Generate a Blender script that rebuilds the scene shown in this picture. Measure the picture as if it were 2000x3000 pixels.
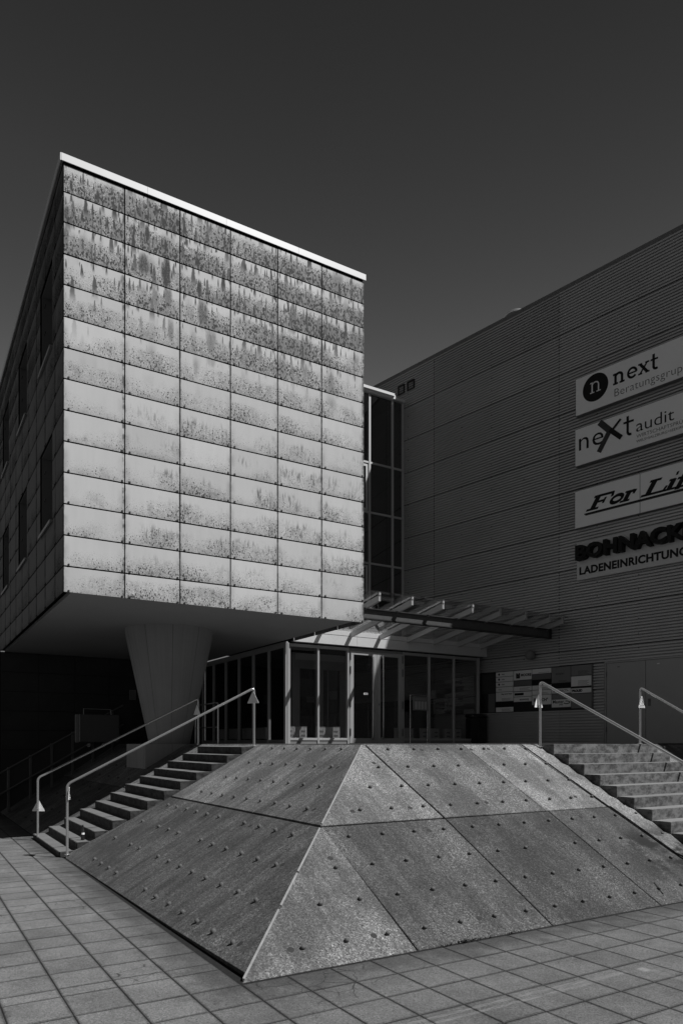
import bpy, bmesh, math, random
from mathutils import Vector, Matrix
random.seed(7)
sc = bpy.context.scene
for o in list(bpy.data.objects): bpy.data.objects.remove(o)
C = sc.collection

# ---------------------------------------------------------------- camera, sky, sun, exposure
EYE = 1.81
cam_d = bpy.data.cameras.new('camera'); cam = bpy.data.objects.new('camera', cam_d); C.objects.link(cam)
cam.location = (0, 0, EYE); cam.rotation_euler = (math.pi/2, 0, 0)
cam_d.sensor_fit = 'HORIZONTAL'; cam_d.sensor_width = 24.0; cam_d.lens = 24.0*1.0574
cam_d.shift_x = 0.0; cam_d.shift_y = 0.3392; cam_d.clip_start = 0.1; cam_d.clip_end = 2000
sc.camera = cam

TH = math.radians(31.25)                     # the plaza's axes: a runs along the clad facade, b runs away from it
UR = Vector((math.cos(TH), math.sin(TH), 0)); UL = Vector((-math.sin(TH), math.cos(TH), 0))
O = Vector((-0.757, 5.436, 0))               # front corner of the plinth
SUN = (UR*0.48 - UL*0.57 + Vector((0, 0, 1))).normalized()   # towards the sun

w = bpy.data.worlds.new('World'); sc.world = w; w.use_nodes = True
nt = w.node_tree; nt.nodes.clear()
sky = nt.nodes.new('ShaderNodeTexSky'); sky.sky_type = 'NISHITA'; sky.sun_disc = False
sky.sun_elevation = math.asin(SUN.z); sky.sun_rotation = math.atan2(SUN.x, SUN.y)
sky.air_density = 1.0; sky.dust_density = 0.0; sky.ozone_density = 1.0; sky.altitude = 300
sep = nt.nodes.new('ShaderNodeSeparateColor'); nt.links.new(sky.outputs[0], sep.inputs[0])
def wmath(op, a, b):                          # red-filter black and white film: red channel, steep contrast
    x = nt.nodes.new('ShaderNodeMath'); x.operation = op
    if isinstance(a, float): x.inputs[0].default_value = a
    else: nt.links.new(a, x.inputs[0])
    x.inputs[1].default_value = b; return x.outputs[0]
film = wmath('MINIMUM', wmath('MULTIPLY', wmath('POWER', wmath('DIVIDE', sep.outputs[0], .90), 2.9), .555), 2.2)
bg = nt.nodes.new('ShaderNodeBackground'); bg.inputs['Strength'].default_value = 0.05
geo = nt.nodes.new('ShaderNodeNewGeometry'); vd = nt.nodes.new('ShaderNodeVectorMath'); vd.operation = 'DOT_PRODUCT'
nt.links.new(geo.outputs['Incoming'], vd.inputs[0]); vd.inputs[1].default_value = tuple(-SUN)
pol = wmath('MAXIMUM', wmath('ADD', wmath('MULTIPLY', vd.outputs['Value'], -1.55), 1.50), .45)   # evens out the brighter side round the sun
pol = wmath('MINIMUM', pol, 1.25)
fm = nt.nodes.new('ShaderNodeMath'); fm.operation = 'MULTIPLY'; nt.links.new(film, fm.inputs[0]); nt.links.new(pol, fm.inputs[1])
nt.links.new(fm.outputs[0], bg.inputs['Color'])
wo = nt.nodes.new('ShaderNodeOutputWorld'); nt.links.new(bg.outputs[0], wo.inputs[0])

sd = bpy.data.lights.new('sun', 'SUN'); sd.energy = 5.0; sd.angle = math.radians(0.53); sd.color = (1, 1, 1)
sun = bpy.data.objects.new('sun', sd); C.objects.link(sun)
sun.rotation_euler = SUN.to_track_quat('Z', 'Y').to_euler(); sun.location = (20, -10, 30)

sc.view_settings.view_transform = 'Standard'; sc.view_settings.look = 'None'
sc.view_settings.gamma = 1.0; sc.view_settings.use_curve_mapping = False
sc.view_settings.exposure = 0.2
sc.render.resolution_x = 682; sc.render.resolution_y = 1024
sc.render.engine = 'CYCLES'

# ---------------------------------------------------------------- small helpers
def W(a, b, z=0.0):
    return O + UR*a + UL*b + Vector((0, 0, z))

class MB:
    """collects polygons in the local frame of one thing"""
    def __init__(s): s.v = []; s.f = []
    def face(s, pts):
        n = len(s.v); s.v += [tuple(p) for p in pts]; s.f.append(tuple(range(n, n+len(pts))))
    def box(s, x0, x1, y0, y1, z0, z1):
        n = len(s.v)
        s.v += [(x0,y0,z0),(x1,y0,z0),(x1,y1,z0),(x0,y1,z0),(x0,y0,z1),(x1,y0,z1),(x1,y1,z1),(x0,y1,z1)]
        s.f += [tuple(n+i for i in f) for f in ((0,3,2,1),(4,5,6,7),(0,1,5,4),(1,2,6,5),(2,3,7,6),(3,0,4,7))]
        return s
    def prism(s, top, bot):
        n = len(s.v); k = len(top); s.v += [tuple(p) for p in top] + [tuple(p) for p in bot]
        s.f.append(tuple(range(n, n+k))); s.f.append(tuple(range(n+2*k-1, n+k-1, -1)))
        for i in range(k):
            j = (i+1) % k; s.f.append((n+i, n+k+i, n+k+j, n+j))
        return s
    def tube(s, pts, r, n=10, caps=True):
        pts = [Vector(p) for p in pts]; rings = []
        up = Vector((0, 0, 1)); prev = None
        for i, p in enumerate(pts):
            if i == 0: t = pts[1]-p
            elif i == len(pts)-1: t = p-pts[i-1]
            else: t = (pts[i+1]-p).normalized() + (p-pts[i-1]).normalized()
            t.normalize()
            if prev is None:
                x = t.cross(up if abs(t.z) < .9 else Vector((1, 0, 0))).normalized()
            else:
                x = (prev - t*prev.dot(t)).normalized()
            prev = x; y = t.cross(x)
            base = len(s.v)
            for k in range(n):
                a = 2*math.pi*k/n; s.v.append(tuple(p + x*math.cos(a)*r + y*math.sin(a)*r))
            rings.append(base)
        for a, b in zip(rings, rings[1:]):
            for k in range(n):
                k2 = (k+1) % n; s.f.append((a+k, a+k2, b+k2, b+k))
        if caps:
            s.f.append(tuple(rings[0]+k for k in range(n-1, -1, -1))); s.f.append(tuple(rings[-1]+k for k in range(n)))
        return s
    def lathe(s, prof, n=32, c=(0, 0, 0)):
        rings = []
        for r, z in prof:
            base = len(s.v)
            for k in range(n):
                a = 2*math.pi*k/n; s.v.append((c[0]+r*math.cos(a), c[1]+r*math.sin(a), c[2]+z))
            rings.append(base)
        for a, b in zip(rings, rings[1:]):
            for k in range(n):
                k2 = (k+1) % n; s.f.append((a+k, a+k2, b+k2, b+k))
        s.f.append(tuple(rings[0]+k for k in range(n-1, -1, -1))); s.f.append(tuple(rings[-1]+k for k in range(n)))
        return s
    def mesh(s, name, bevel=0, smooth=False, seg=1):
        m = bpy.data.meshes.new(name); m.from_pydata(s.v, [], s.f)
        bm = bmesh.new(); bm.from_mesh(m)
        bmesh.ops.recalc_face_normals(bm, faces=bm.faces[:])
        if bevel:
            bmesh.ops.bevel(bm, geom=bm.edges[:], offset=bevel, segments=seg, affect='EDGES', clamp_overlap=True)
        bm.to_mesh(m); bm.free()
        if smooth:
            m.polygons.foreach_set('use_smooth', [True]*len(m.polygons))
        return m

def smooth_by_angle(m, ang=35):
    m.polygons.foreach_set('use_smooth', [True]*len(m.polygons))
    try: m.set_sharp_from_angle(angle=math.radians(ang))
    except Exception: pass

def root(name, loc, rz, label=None, cat=None, group=None, kind=None):
    o = bpy.data.objects.new(name, None); C.objects.link(o); o.location = loc; o.rotation_euler = (0, 0, rz)
    o.empty_display_size = .2
    tag(o, label, cat, group, kind); return o
def tag(o, label=None, cat=None, group=None, kind=None):
    if label: o['label'] = label
    if cat: o['category'] = cat
    if group: o['group'] = group
    if kind: o['kind'] = kind
    return o
def put(name, m, mat, parent=None, loc=(0, 0, 0), rot=(0, 0, 0), tone=None, kind=None, label=None):
    o = bpy.data.objects.new(name, m); C.objects.link(o)
    if mat is not None and not m.materials: m.materials.append(mat)
    if parent: o.parent = parent
    o.location = loc; o.rotation_euler = rot
    if tone is not None: o.color = (tone, tone, tone, 1)
    if kind: o['kind'] = kind
    if label: o['label'] = label
    return o
def area(name, a=0, b=0, z=0, **k):              # a thing in plaza axes
    return root(name, W(a, b, z), TH, **k)

# ---------------------------------------------------------------- materials (all neutral grey)
class N:
    """node expression helper"""
    def __init__(s, name):
        s.m = bpy.data.materials.new(name); s.m.use_nodes = True; s.t = s.m.node_tree; s.t.nodes.clear()
        s.out = s.t.nodes.new('ShaderNodeOutputMaterial')
    def n(s, typ, **k):
        x = s.t.nodes.new(typ)
        for a, b in k.items(): setattr(x, a, b)
        return x
    def link(s, a, b): s.t.links.new(a, b)
    def setin(s, sock, v):
        if isinstance(v, (int, float)): sock.default_value = v
        elif isinstance(v, (tuple, list)): sock.default_value = v
        else: s.link(v, sock)
    def math(s, op, *a, clamp=False):
        x = s.n('ShaderNodeMath', operation=op, use_clamp=clamp)
        for i, v in enumerate(a): s.setin(x.inputs[i], v)
        return x.outputs[0]
    def add(s, a, b): return s.math('ADD', a, b)
    def sub(s, a, b): return s.math('SUBTRACT', a, b)
    def mul(s, a, b): return s.math('MULTIPLY', a, b)
    def smooth(s, v, lo, hi):                     # 0..1 smoothstep
        x = s.n('ShaderNodeMapRange', interpolation_type='SMOOTHSTEP'); x.clamp = True
        s.setin(x.inputs[0], v); s.setin(x.inputs[1], lo); s.setin(x.inputs[2], hi)
        x.inputs[3].default_value = 0; x.inputs[4].default_value = 1
        return x.outputs[0]
    def mixf(s, f, a, b):                         # a*(1-f)+b*f
        return s.add(s.mul(a, s.sub(1.0, f)), s.mul(b, f))
    def pos(s): return s.n('ShaderNodeNewGeometry').outputs['Position']
    def obj(s): return s.n('ShaderNodeTexCoord').outputs['Object']
    def scale(s, v, xyz, rot=(0, 0, 0), loc=(0, 0, 0)):
        m = s.n('ShaderNodeMapping'); s.link(v, m.inputs[0]); m.inputs['Scale'].default_value = xyz
        m.inputs['Rotation'].default_value = rot; m.inputs['Location'].default_value = loc; return m.outputs[0]
    def noise(s, v, sc, det=3, rough=.55):
        x = s.n('ShaderNodeTexNoise'); s.link(v, x.inputs['Vector']); x.inputs['Scale'].default_value = sc
        x.inputs['Detail'].default_value = det; x.inputs['Roughness'].default_value = rough; return x.outputs[0]
    def vor(s, v, sc, feat='F1', out='Distance', rnd=1.0):
        x = s.n('ShaderNodeTexVoronoi', feature=feat); s.link(v, x.inputs['Vector']); x.inputs['Scale'].default_value = sc
        x.inputs['Randomness'].default_value = rnd
        return x.outputs[out]
    def dot(s, v, vec):
        x = s.n('ShaderNodeVectorMath', operation='DOT_PRODUCT'); s.link(v, x.inputs[0]); x.inputs[1].default_value = tuple(vec); return x.outputs['Value']
    def sepxyz(s, v):
        x = s.n('ShaderNodeSeparateXYZ'); s.link(v, x.inputs[0]); return x.outputs
    def comb(s, x_, y_, z_):
        x = s.n('ShaderNodeCombineXYZ'); s.setin(x.inputs[0], x_); s.setin(x.inputs[1], y_); s.setin(x.inputs[2], z_); return x.outputs[0]
    def tone(s):
        x = s.n('ShaderNodeObjectInfo'); sp = s.n('ShaderNodeSeparateColor'); s.link(x.outputs['Color'], sp.inputs[0])
        return sp.outputs[0], x.outputs['Random']
    def grey(s, v):
        x = s.n('ShaderNodeCombineColor')
        for i in range(3): s.setin(x.inputs[i], v)
        return x.outputs[0]
    def princ(s, val, rough=.8, metal=0.0, spec=.3, bump=None, bstr=.3, bdist=.01, coat=0):
        p = s.n('ShaderNodeBsdfPrincipled'); s.link(s.grey(val), p.inputs['Base Color'])
        s.setin(p.inputs['Roughness'], rough); s.setin(p.inputs['Metallic'], metal)
        p.inputs['Specular IOR Level'].default_value = spec
        if coat: p.inputs['Coat Weight'].default_value = coat
        if bump is not None:
            b = s.n('ShaderNodeBump'); b.inputs['Strength'].default_value = bstr; b.inputs['Distance'].default_value = bdist
            s.link(bump, b.inputs['Height']); s.link(b.outputs[0], p.inputs['Normal'])
        s.link(p.outputs[0], s.out.inputs[0]); return s.m

def ab_of(n):
    p = n.pos(); a = n.sub(n.dot(p, UR), O.dot(UR)); b = n.sub(n.dot(p, UL), O.dot(UL)); z = n.sepxyz(p)[2]
    return p, a, b, z

def mat_plain(name, val, rough=.7, metal=0, spec=.3, var=.12, sc=3.0, fine=0):
    n = N(name); p = n.pos(); v = n.noise(p, sc, 4)
    x = n.mul(val, n.add(1-var, n.mul(v, 2*var)))
    bump = None
    if fine:
        f = n.noise(p, fine, 3); x = n.mul(x, n.add(.85, n.mul(f, .3))); bump = f
    return n.princ(x, rough, metal, spec, bump, .25, .004)

ALGAE = [(1.44, 10.22, .12, .26, .85), (1.84, 10.22, .10, .34, 1.0), (1.88, 9.78, .09, .22, .7), (1.92, 9.24, .06, .27, .6), (2.52, 9.72, .12, .30, .8), (2.69, 9.26, .10, .34, .55),
         (2.69, 8.9, .12, .14, .35), (1.64, 9.74, .07, .22, .6), (1.42, 9.72, .12, .16, .35), (4.40, 10.2, .09, .34, .75), (4.42, 9.62, .14, .22, .65), (4.62, 9.6, .08, .2, .5), (2.47, 10.12, .06, .20, 1.0),
         (2.43, 10.62, .05, .12, 1.0), (.225, 11.14, .04, .13, 1.0), (.66, 11.14, .04, .14, 1.0), (.15, 10.25, .06, .24, .7), (.15, 10.66, .06, .16, .85), (.50, 10.72, .06, .16, .6), (1.80, 11.10, .06, .12, 1.0), (1.93, 11.12, .05, .15, .85),
         (1.27, 10.78, .04, .16, 1.0), (1.50, 10.78, .05, .22, 1.0), (1.83, 10.70, .05, .20, 1.0), (2.95, 10.55, .04, .16, .9), (3.9, 10.05, .05, .2, .7), (5.25, 10.9, .04, .14, .7), (5.95, 10.3, .05, .3, .7), (3.4, 9.75, .3, .14, .3)]
# weathered fibre cement panels
def mat_panel(name, base, front=True):
    n = N(name); p, a, b, z = ab_of(n); t, rnd = n.tone(); loc = n.sepxyz(n.obj()); lx = loc[0]; lz = loc[2]
    q = n.comb(a, b, z)
    offs = n.mul(rnd, 37.0)
    qq = n.comb(n.add(a, offs), b, n.add(z, n.mul(rnd, 11.0)))
    big = n.noise(qq, 1.3, 3)                         # where dirt gathers, differs from panel to panel
    wide = n.noise(q, .55, 2)
    low = n.sub(1.0, n.smooth(lz, .02, .47))          # more at the foot of a panel
    topclean = n.smooth(lz, .29, .45)                 # washed clean under the joint above
    upper = n.smooth(z, 7.2, 11.0)
    u1 = n.mul(n.sub(1.0, n.smooth(a, .3, 1.3)), .25)
    dens = n.add(n.add(n.mul(low, .46), n.add(n.mul(upper, .53), .10)), n.mul(n.sub(big, .5), 1.5))
    dens = n.add(dens, n.mul(n.sub(wide, .5), 1.3)); dens = n.sub(dens, n.mul(topclean, .62)); dens = n.sub(dens, n.mul(u1, n.sub(1.0, upper)))
    # speckle
    st = n.comb(n.mul(a, 1.0), b, n.mul(z, .55))
    c1 = n.vor(st, 40.0, out='Distance'); c1c = n.sepxyz(n.vor(st, 40.0, out='Color'))[0]
    r1 = n.mul(n.add(dens, .08), .58)
    sp1 = n.mul(n.sub(1.0, n.smooth(c1, n.sub(r1, .1), n.add(r1, .04))), n.smooth(c1c, .35, .6))
    c2 = n.vor(n.comb(n.add(a, 5.0), b, n.mul(z, .7)), 90.0, out='Distance')
    r2 = n.mul(n.add(dens, .16), .60)
    sp2 = n.mul(n.sub(1.0, n.smooth(c2, n.sub(r2, .12), n.add(r2, .05))), .7)
    # slanting runs, as if wind-driven
    dg = n.noise(n.scale(q, (1, 1, 1), (0, math.radians(38), 0)), 1.0, 1)
    rot = n.scale(q, (26.0, 1.0, 5.0), (0, math.radians(-38), 0))
    dr = n.noise(rot, 1.0, 3)
    mid = n.mul(n.smooth(z, 4.6, 5.4), n.sub(1.0, n.smooth(z, 7.6, 8.4)))
    mid = n.mul(mid, n.smooth(a, 1.0, 1.6))
    diag = n.mul(n.mul(n.smooth(dr, .48, .66), mid), n.mul(n.sub(1.0, topclean), n.smooth(big, .42, .62)))
    # fine soft film
    smear = n.mul(n.smooth(n.noise(n.comb(n.mul(a, 3.2), b, n.mul(z, .75)), 1.0, 3, .5), .53, .70), n.smooth(z, 7.8, 9.2))
    smear = n.mul(smear, n.sub(1.0, n.mul(n.smooth(lz, .30, .48), .7)))
    film = n.mul(n.smooth(n.noise(n.comb(n.mul(a, 4.0), b, n.mul(z, 1.6)), 2.2, 5, .65), .40, .78), n.smooth(dens, .12, .75))
    # pointed drips (algae tongues)
    res = None
    for (fx, fz, off, wid, hh, thr) in ((2.9, 1.5, 0.0, .13, .36, .52), (5.0, 2.4, 5.7, .13, .36, .52), (9.0, 3.6, 3.3, .14, .36, .50)):
        v = n.comb(n.add(n.mul(a, fx), off), 0.0, n.mul(z, fz))
        col = n.sepxyz(n.vor(v, 1.0, out='Color', rnd=.85)); cell = n.sepxyz(n.vor(v, 1.0, out='Position', rnd=.85))
        vv = n.sepxyz(v)
        dx = n.math('ABSOLUTE', n.add(n.sub(vv[0], cell[0]), n.mul(n.sub(n.noise(q, 14.0, 2), .5), .10)))
        dz = n.sub(n.add(cell[2], .35), vv[2])            # >0 below the tip
        width = n.mul(n.math('POWER', n.math('MAXIMUM', dz, 0.0), .75), wid*2.1)
        m = n.mul(n.sub(1.0, n.smooth(dx, n.mul(width, .55), n.add(width, .02))), n.smooth(dz, 0.0, .06))
        m = n.mul(m, n.sub(1.0, n.smooth(dz, .38, .80)))
        prob = n.add(n.mul(upper, .60), n.mul(n.sub(wide, .48), 2.2)); prob = n.add(prob, n.mul(n.mul(n.smooth(a, .8, 1.2), n.sub(1.0, n.smooth(a, 2.6, 3.2))), n.mul(upper, .22)))
        m = n.mul(m, n.smooth(n.add(col[0], prob), 1.02, 1.10))
        m = n.mul(n.mul(m, n.add(.78, n.mul(col[1], .22))), n.smooth(z, 8.2, 9.8))
        res = m if res is None else n.math('MAXIMUM', res, m)
    wob = n.sub(n.noise(n.comb(n.mul(a, 15.0), b, n.mul(z, 3.2)), 1.0, 5, .65), .5)
    blob = None                                  # the large algae clouds, where they sit on the facade
    for (ba, bz, ra_, rz_, st_) in ALGAE:
        e_ = n.add(n.math('POWER', n.math('ABSOLUTE', n.mul(n.sub(a, ba), 1/ra_)), 2.0), n.math('POWER', n.math('ABSOLUTE', n.mul(n.sub(z, bz), 1/rz_)), 2.0))
        e_ = n.mul(n.sub(1.0, n.smooth(n.add(e_, n.mul(wob, 2.2)), .1, 1.25)), st_)
        blob = e_ if blob is None else n.math('MAXIMUM', blob, e_)
    blob = n.mul(blob, n.add(.42, n.mul(n.noise(n.comb(a, b, n.mul(z, .5)), 60.0, 3, .75), 1.25)))
    edge = n.sub(1.0, n.smooth(n.math('MINIMUM', n.math('MINIMUM', lx, n.sub(.985, lx)), lz), .0, .035))
    edge = n.mul(edge, n.smooth(n.noise(q, 9.0, 3), .30, .6))
    side = n.sub(1.0, n.smooth(n.math('MINIMUM', lx, n.sub(.985, lx)), .0, .13)); foot = n.sub(1.0, n.smooth(lz, .0, .16))
    halo = n.math('MAXIMUM', n.mul(side, n.smooth(lz, .50, .30)), foot)
    halo = n.mul(halo, n.add(.25, n.mul(n.smooth(n.add(n.mul(n.noise(q, 3.5, 4, .6), .7), n.mul(n.noise(qq, 1.1, 2), .3)), .40, .62), .75)))
    dirt = n.math('MAXIMUM', sp1, sp2)
    dirt = n.math('MAXIMUM', dirt, n.mul(film, n.sub(.66, n.mul(upper, .16)))); dirt = n.math('MAXIMUM', dirt, n.mul(diag, .75)); dirt = n.math('MAXIMUM', dirt, n.mul(smear, n.add(.35, n.mul(n.noise(q, 40.0, 2), .6))))
    dirt = n.math('MAXIMUM', dirt, res); dirt = n.math('MAXIMUM', dirt, blob); dirt = n.math('MAXIMUM', dirt, n.mul(edge, .85)); dirt = n.math('MAXIMUM', dirt, n.mul(halo, .42))
    dirt = n.math('MINIMUM', dirt, 1.0)
    vbase = n.add(base*.94, n.mul(rnd, base*.10))
    vbase = n.mul(vbase, n.add(.93, n.mul(n.noise(n.comb(n.mul(a, 9.0), b, n.mul(z, 1.2)), 1.0, 3), .14)))
    vbase = n.mul(vbase, n.add(.90, n.mul(wide, .2)))
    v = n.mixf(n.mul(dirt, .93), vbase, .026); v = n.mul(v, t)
    return n.princ(v, n.add(.55, n.mul(dirt, .35)), 0, .25)

# exposed aggregate concrete, scale per tone colour
def mat_aggregate(name, runs='a'):
    n = N(name); p, a, b, z = ab_of(n); t, rnd = n.tone()
    cell = n.sepxyz(n.vor(p, 95.0, out='Color')); d = n.vor(p, 95.0)
    cell2 = n.sepxyz(n.vor(p, 72.0, out='Color'))
    g = n.add(.72, n.mul(n.math('POWER', cell[0], 3.0), .85))
    big = n.mul(n.smooth(cell2[1], .80, .98), n.smooth(cell2[2], .1, .6))
    g = n.add(g, n.mul(big, .55))
    g = n.sub(g, n.mul(n.smooth(cell[1], .78, .95), .34))
    # weathering: runs down the fall line, broad dark clouds
    if runs == 'a': q = n.comb(n.mul(a, .55), n.mul(b, 5.5), 0.0); q2 = n.comb(n.mul(a, 2.0), n.mul(b, 24.0), 0.0)
    else: q = n.comb(n.mul(a, 4.0), n.mul(b, .6), 0.0); q2 = n.comb(n.mul(a, 20.0), n.mul(b, 2.0), 0.0)
    run = n.noise(q, 1.0, 4, .6); run2 = n.noise(q2, 1.0, 3)
    cloud = n.noise(p, 1.3, 4, .6)
    k = n.add(.30, n.mul(n.smooth(run, .2, .8), .62))
    k = n.add(k, n.mul(n.sub(run2, .5), .5)); k = n.add(k, n.mul(n.sub(cloud, .5), 2.0))
    k = n.math('MAXIMUM', k, .35)
    wear = n.smooth(n.add(cloud, n.mul(run, .35)), .55, .85)      # rough, stonier areas
    gg = n.mixf(wear, g, n.add(n.mul(n.sub(g, 1.0), 1.45), 1.0))
    pc = n.vor(p, 62.0); pcc = n.sepxyz(n.vor(p, 62.0, out='Color'))
    peb = n.mul(n.mul(n.sub(1.0, n.smooth(pc, .22, .42)), n.smooth(pcc[0], .74, .80)), n.add(.35, n.mul(pcc[1], .65)))
    peb = n.mul(peb, n.add(.35, n.mul(n.smooth(cloud, .42, .62), .65)))
    v = n.mul(n.mul(t, gg), n.add(k, .22))
    v = n.add(v, n.mul(peb, .17 if runs == 'b' else .035))
    if runs == 'b':                                              # wet, mossy patch low on the right-hand slab
        blot = n.noise(n.comb(n.mul(a, 2.6), n.mul(b, 4.0), 0.0), 1.0, 4, .6)
        m = n.mul(n.mul(n.smooth(a, 5.3, 6.0), n.smooth(blot, .42, .58)), n.mul(n.sub(1.0, n.smooth(b, .9, 1.25)), n.smooth(b, .18, .4)))
        v = n.mul(v, n.sub(1.0, n.mul(m, .86)))
    v = n.math('MAXIMUM', v, .012)
    h = n.add(n.mul(d, -1.0), n.mul(cell[2], .5))
    return n.princ(v, .85, 0, .25, h, .35, .004)

def mat_paving(name):
    n = N(name); p, a, b, z = ab_of(n); t, rnd = n.tone(); lo = n.sepxyz(n.obj())
    cell = n.sepxyz(n.vor(p, 120.0, out='Color'))
    fine = n.add(.72, n.mul(n.math('POWER', cell[0], 2.0), .60)); fine = n.sub(fine, n.mul(n.smooth(cell[1], .86, .97), .38))
    cloud = n.noise(p, 1.6, 5, .62); cl2 = n.noise(n.comb(n.add(a, n.mul(rnd, 50.0)), b, z), 5.0, 3)
    base = n.mul(n.mul(.132, t), n.add(.94, n.mul(rnd, .10)))
    k = n.add(.34, n.mul(cloud, 1.04)); k = n.add(k, n.mul(n.sub(cl2, .5), .42))
    v = n.mul(n.mul(base, k), n.mul(fine, 1.25))
    # grime washed out from under the plinth
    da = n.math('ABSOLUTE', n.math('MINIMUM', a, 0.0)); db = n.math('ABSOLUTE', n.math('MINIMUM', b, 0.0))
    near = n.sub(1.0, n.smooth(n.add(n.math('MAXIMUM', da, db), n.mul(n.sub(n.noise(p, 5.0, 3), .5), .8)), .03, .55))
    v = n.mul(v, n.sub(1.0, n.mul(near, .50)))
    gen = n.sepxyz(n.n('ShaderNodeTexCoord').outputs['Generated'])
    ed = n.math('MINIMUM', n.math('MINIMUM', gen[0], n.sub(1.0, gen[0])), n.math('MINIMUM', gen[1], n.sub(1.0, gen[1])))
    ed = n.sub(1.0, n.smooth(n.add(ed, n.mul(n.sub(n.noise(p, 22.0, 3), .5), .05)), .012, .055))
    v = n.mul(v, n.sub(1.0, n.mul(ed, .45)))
    pit = n.smooth(n.vor(n.add(p, 0.0) if False else p, 17.0), .05, .09); v = n.mul(v, n.add(.55, n.mul(pit, .45)))
    # worn road paint line, broken by traffic
    def band(c, lo_, hi_, off, w_):
        dd = n.math('ABSOLUTE', n.sub(b, off)); m = n.sub(1.0, n.smooth(dd, w_*.7, w_))
        m = n.mul(m, n.mul(n.smooth(a, lo_, lo_+.05), n.sub(1.0, n.smooth(a, hi_-.05, hi_)))); return m
    m = n.math('MAXIMUM', band(0, .3, 2.45, -1.29, .022), band(0, .2, 2.3, -1.365, .02))
    m = n.math('MAXIMUM', m, band(0, 1.9, 2.75, -1.32, .03)); m2 = band(0, 2.82, 2.95, -1.36, .05)
    m3 = n.mul(n.sub(1.0, n.smooth(n.math('ABSOLUTE', n.sub(a, 2.93)), .02, .045)), n.mul(n.smooth(b, -2.1, -1.9), n.sub(1.0, n.smooth(b, -1.42, -1.38))))
    wn = n.smooth(n.noise(n.comb(n.mul(a, 3.0), n.mul(b, 30.0), 0.0), 2.2, 5, .7), .36, .66)
    pm = n.math('MAXIMUM', n.mul(m, n.mul(wn, .62)), n.math('MAXIMUM', n.mul(m2, n.add(.55, n.mul(wn, .45))), n.mul(m3, n.mul(wn, .42))))
    v = n.mixf(n.mul(pm, .85), v, .24)
    # hairline cracks in a few slabs by the corner
    cr = n.vor(n.comb(n.add(a, n.mul(n.noise(p, 6.0, 2), .12)), n.add(b, n.mul(n.noise(p, 5.0, 2), .12)), 0.0), 4.2, feat='DISTANCE_TO_EDGE')
    zone1 = n.mul(n.mul(n.smooth(a, .02, .12), n.sub(1.0, n.smooth(a, .95, 1.1))), n.mul(n.smooth(b, -.80, -.7), n.sub(1.0, n.smooth(b, -.1, 0.0))))
    zone2 = n.mul(n.mul(n.smooth(a, -.85, -.8), n.sub(1.0, n.smooth(a, -.5, -.42))), n.mul(n.smooth(b, .4, .45), n.sub(1.0, n.smooth(b, .8, .9))))
    zone3 = n.mul(n.mul(n.smooth(a, -1.9, -1.8), n.sub(1.0, n.smooth(a, -.5, -.42))), n.mul(n.smooth(b, 3.1, 3.2), n.sub(1.0, n.smooth(b, 3.6, 3.8))))
    zone = n.math('MAXIMUM', n.math('MAXIMUM', zone1, zone2), zone3)
    crm = n.mul(n.mul(n.sub(1.0, n.smooth(cr, .006, .02)), zone), n.smooth(n.noise(p, 2.3, 2), .38, .5))
    v = n.mul(v, n.sub(1.0, n.mul(crm, .72)))
    return n.princ(v, .78, 0, .3, cell[2], .25, .002)

def mat_steps(name, side_dark=.12):
    n = N(name); p, a, b, z = ab_of(n); t, rnd = n.tone()
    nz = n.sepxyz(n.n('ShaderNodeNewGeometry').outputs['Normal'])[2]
    c = n.noise(p, 3.0, 4); f = n.noise(p, 70.0, 2)
    v = n.mul(t, n.add(.62, n.mul(c, .5))); v = n.mul(v, n.add(.8, n.mul(f, .4)))
    blot = n.noise(n.comb(n.mul(a, 7.0), n.mul(b, 7.0), n.mul(z, 11.0)), 1.0, 5, .75)
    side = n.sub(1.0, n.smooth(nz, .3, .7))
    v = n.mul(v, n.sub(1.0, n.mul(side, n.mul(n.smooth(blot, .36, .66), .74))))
    v = n.mul(v, n.sub(1.0, n.mul(side, side_dark)))  # darkens upright faces; on the left flight this paints in riser shade
    return n.princ(v, .8, 0, .25, f, .2, .003)

def mat_sheet(name):
    n = N(name); t, rnd = n.tone(); p = n.pos(); l = n.sepxyz(n.obj())
    v = n.mul(.47, n.add(.90, n.mul(rnd, .16)))
    v = n.mul(v, n.add(.86, n.mul(n.noise(p, .9, 4), .28)))
    st = n.smooth(n.noise(n.comb(n.mul(l[0], 2.5), 0.0, n.mul(l[2], 9.0)), 1.0, 5, .75), .56, .74)
    low = n.mul(n.sub(1.0, n.smooth(l[2], .02, .16)), n.smooth(n.noise(n.comb(l[0], 2.0, n.add(l[2], n.mul(rnd, 20.0))), .8, 2), .45, .6))
    v = n.mul(v, n.sub(1.0, n.mul(n.mul(st, low), .45)))
    return n.princ(v, .48, .35, .4)

def mat_glass(name, dark=.35, refl=1.0):
    n = N(name)
    tr = n.n('ShaderNodeBsdfTransparent'); tr.inputs[0].default_value = (dark, dark, dark, 1)
    gl = n.n('ShaderNodeBsdfGlossy'); gl.inputs['Roughness'].default_value = .005; gl.inputs['Color'].default_value = (.95, .95, .95, 1)
    fr = n.n('ShaderNodeFresnel')                 # same reflectance from either side of the sheet
    bf = n.n('ShaderNodeNewGeometry').outputs['Backfacing']
    n.link(n.mixf(bf, 1.5*refl, 1/(1.5*refl)), fr.inputs['IOR'])
    mx = n.n('ShaderNodeMixShader'); n.link(fr.outputs[0], mx.inputs[0]); n.link(tr.outputs[0], mx.inputs[1]); n.link(gl.outputs[0], mx.inputs[2])
    n.link(mx.outputs[0], n.out.inputs[0]); return n.m

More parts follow.
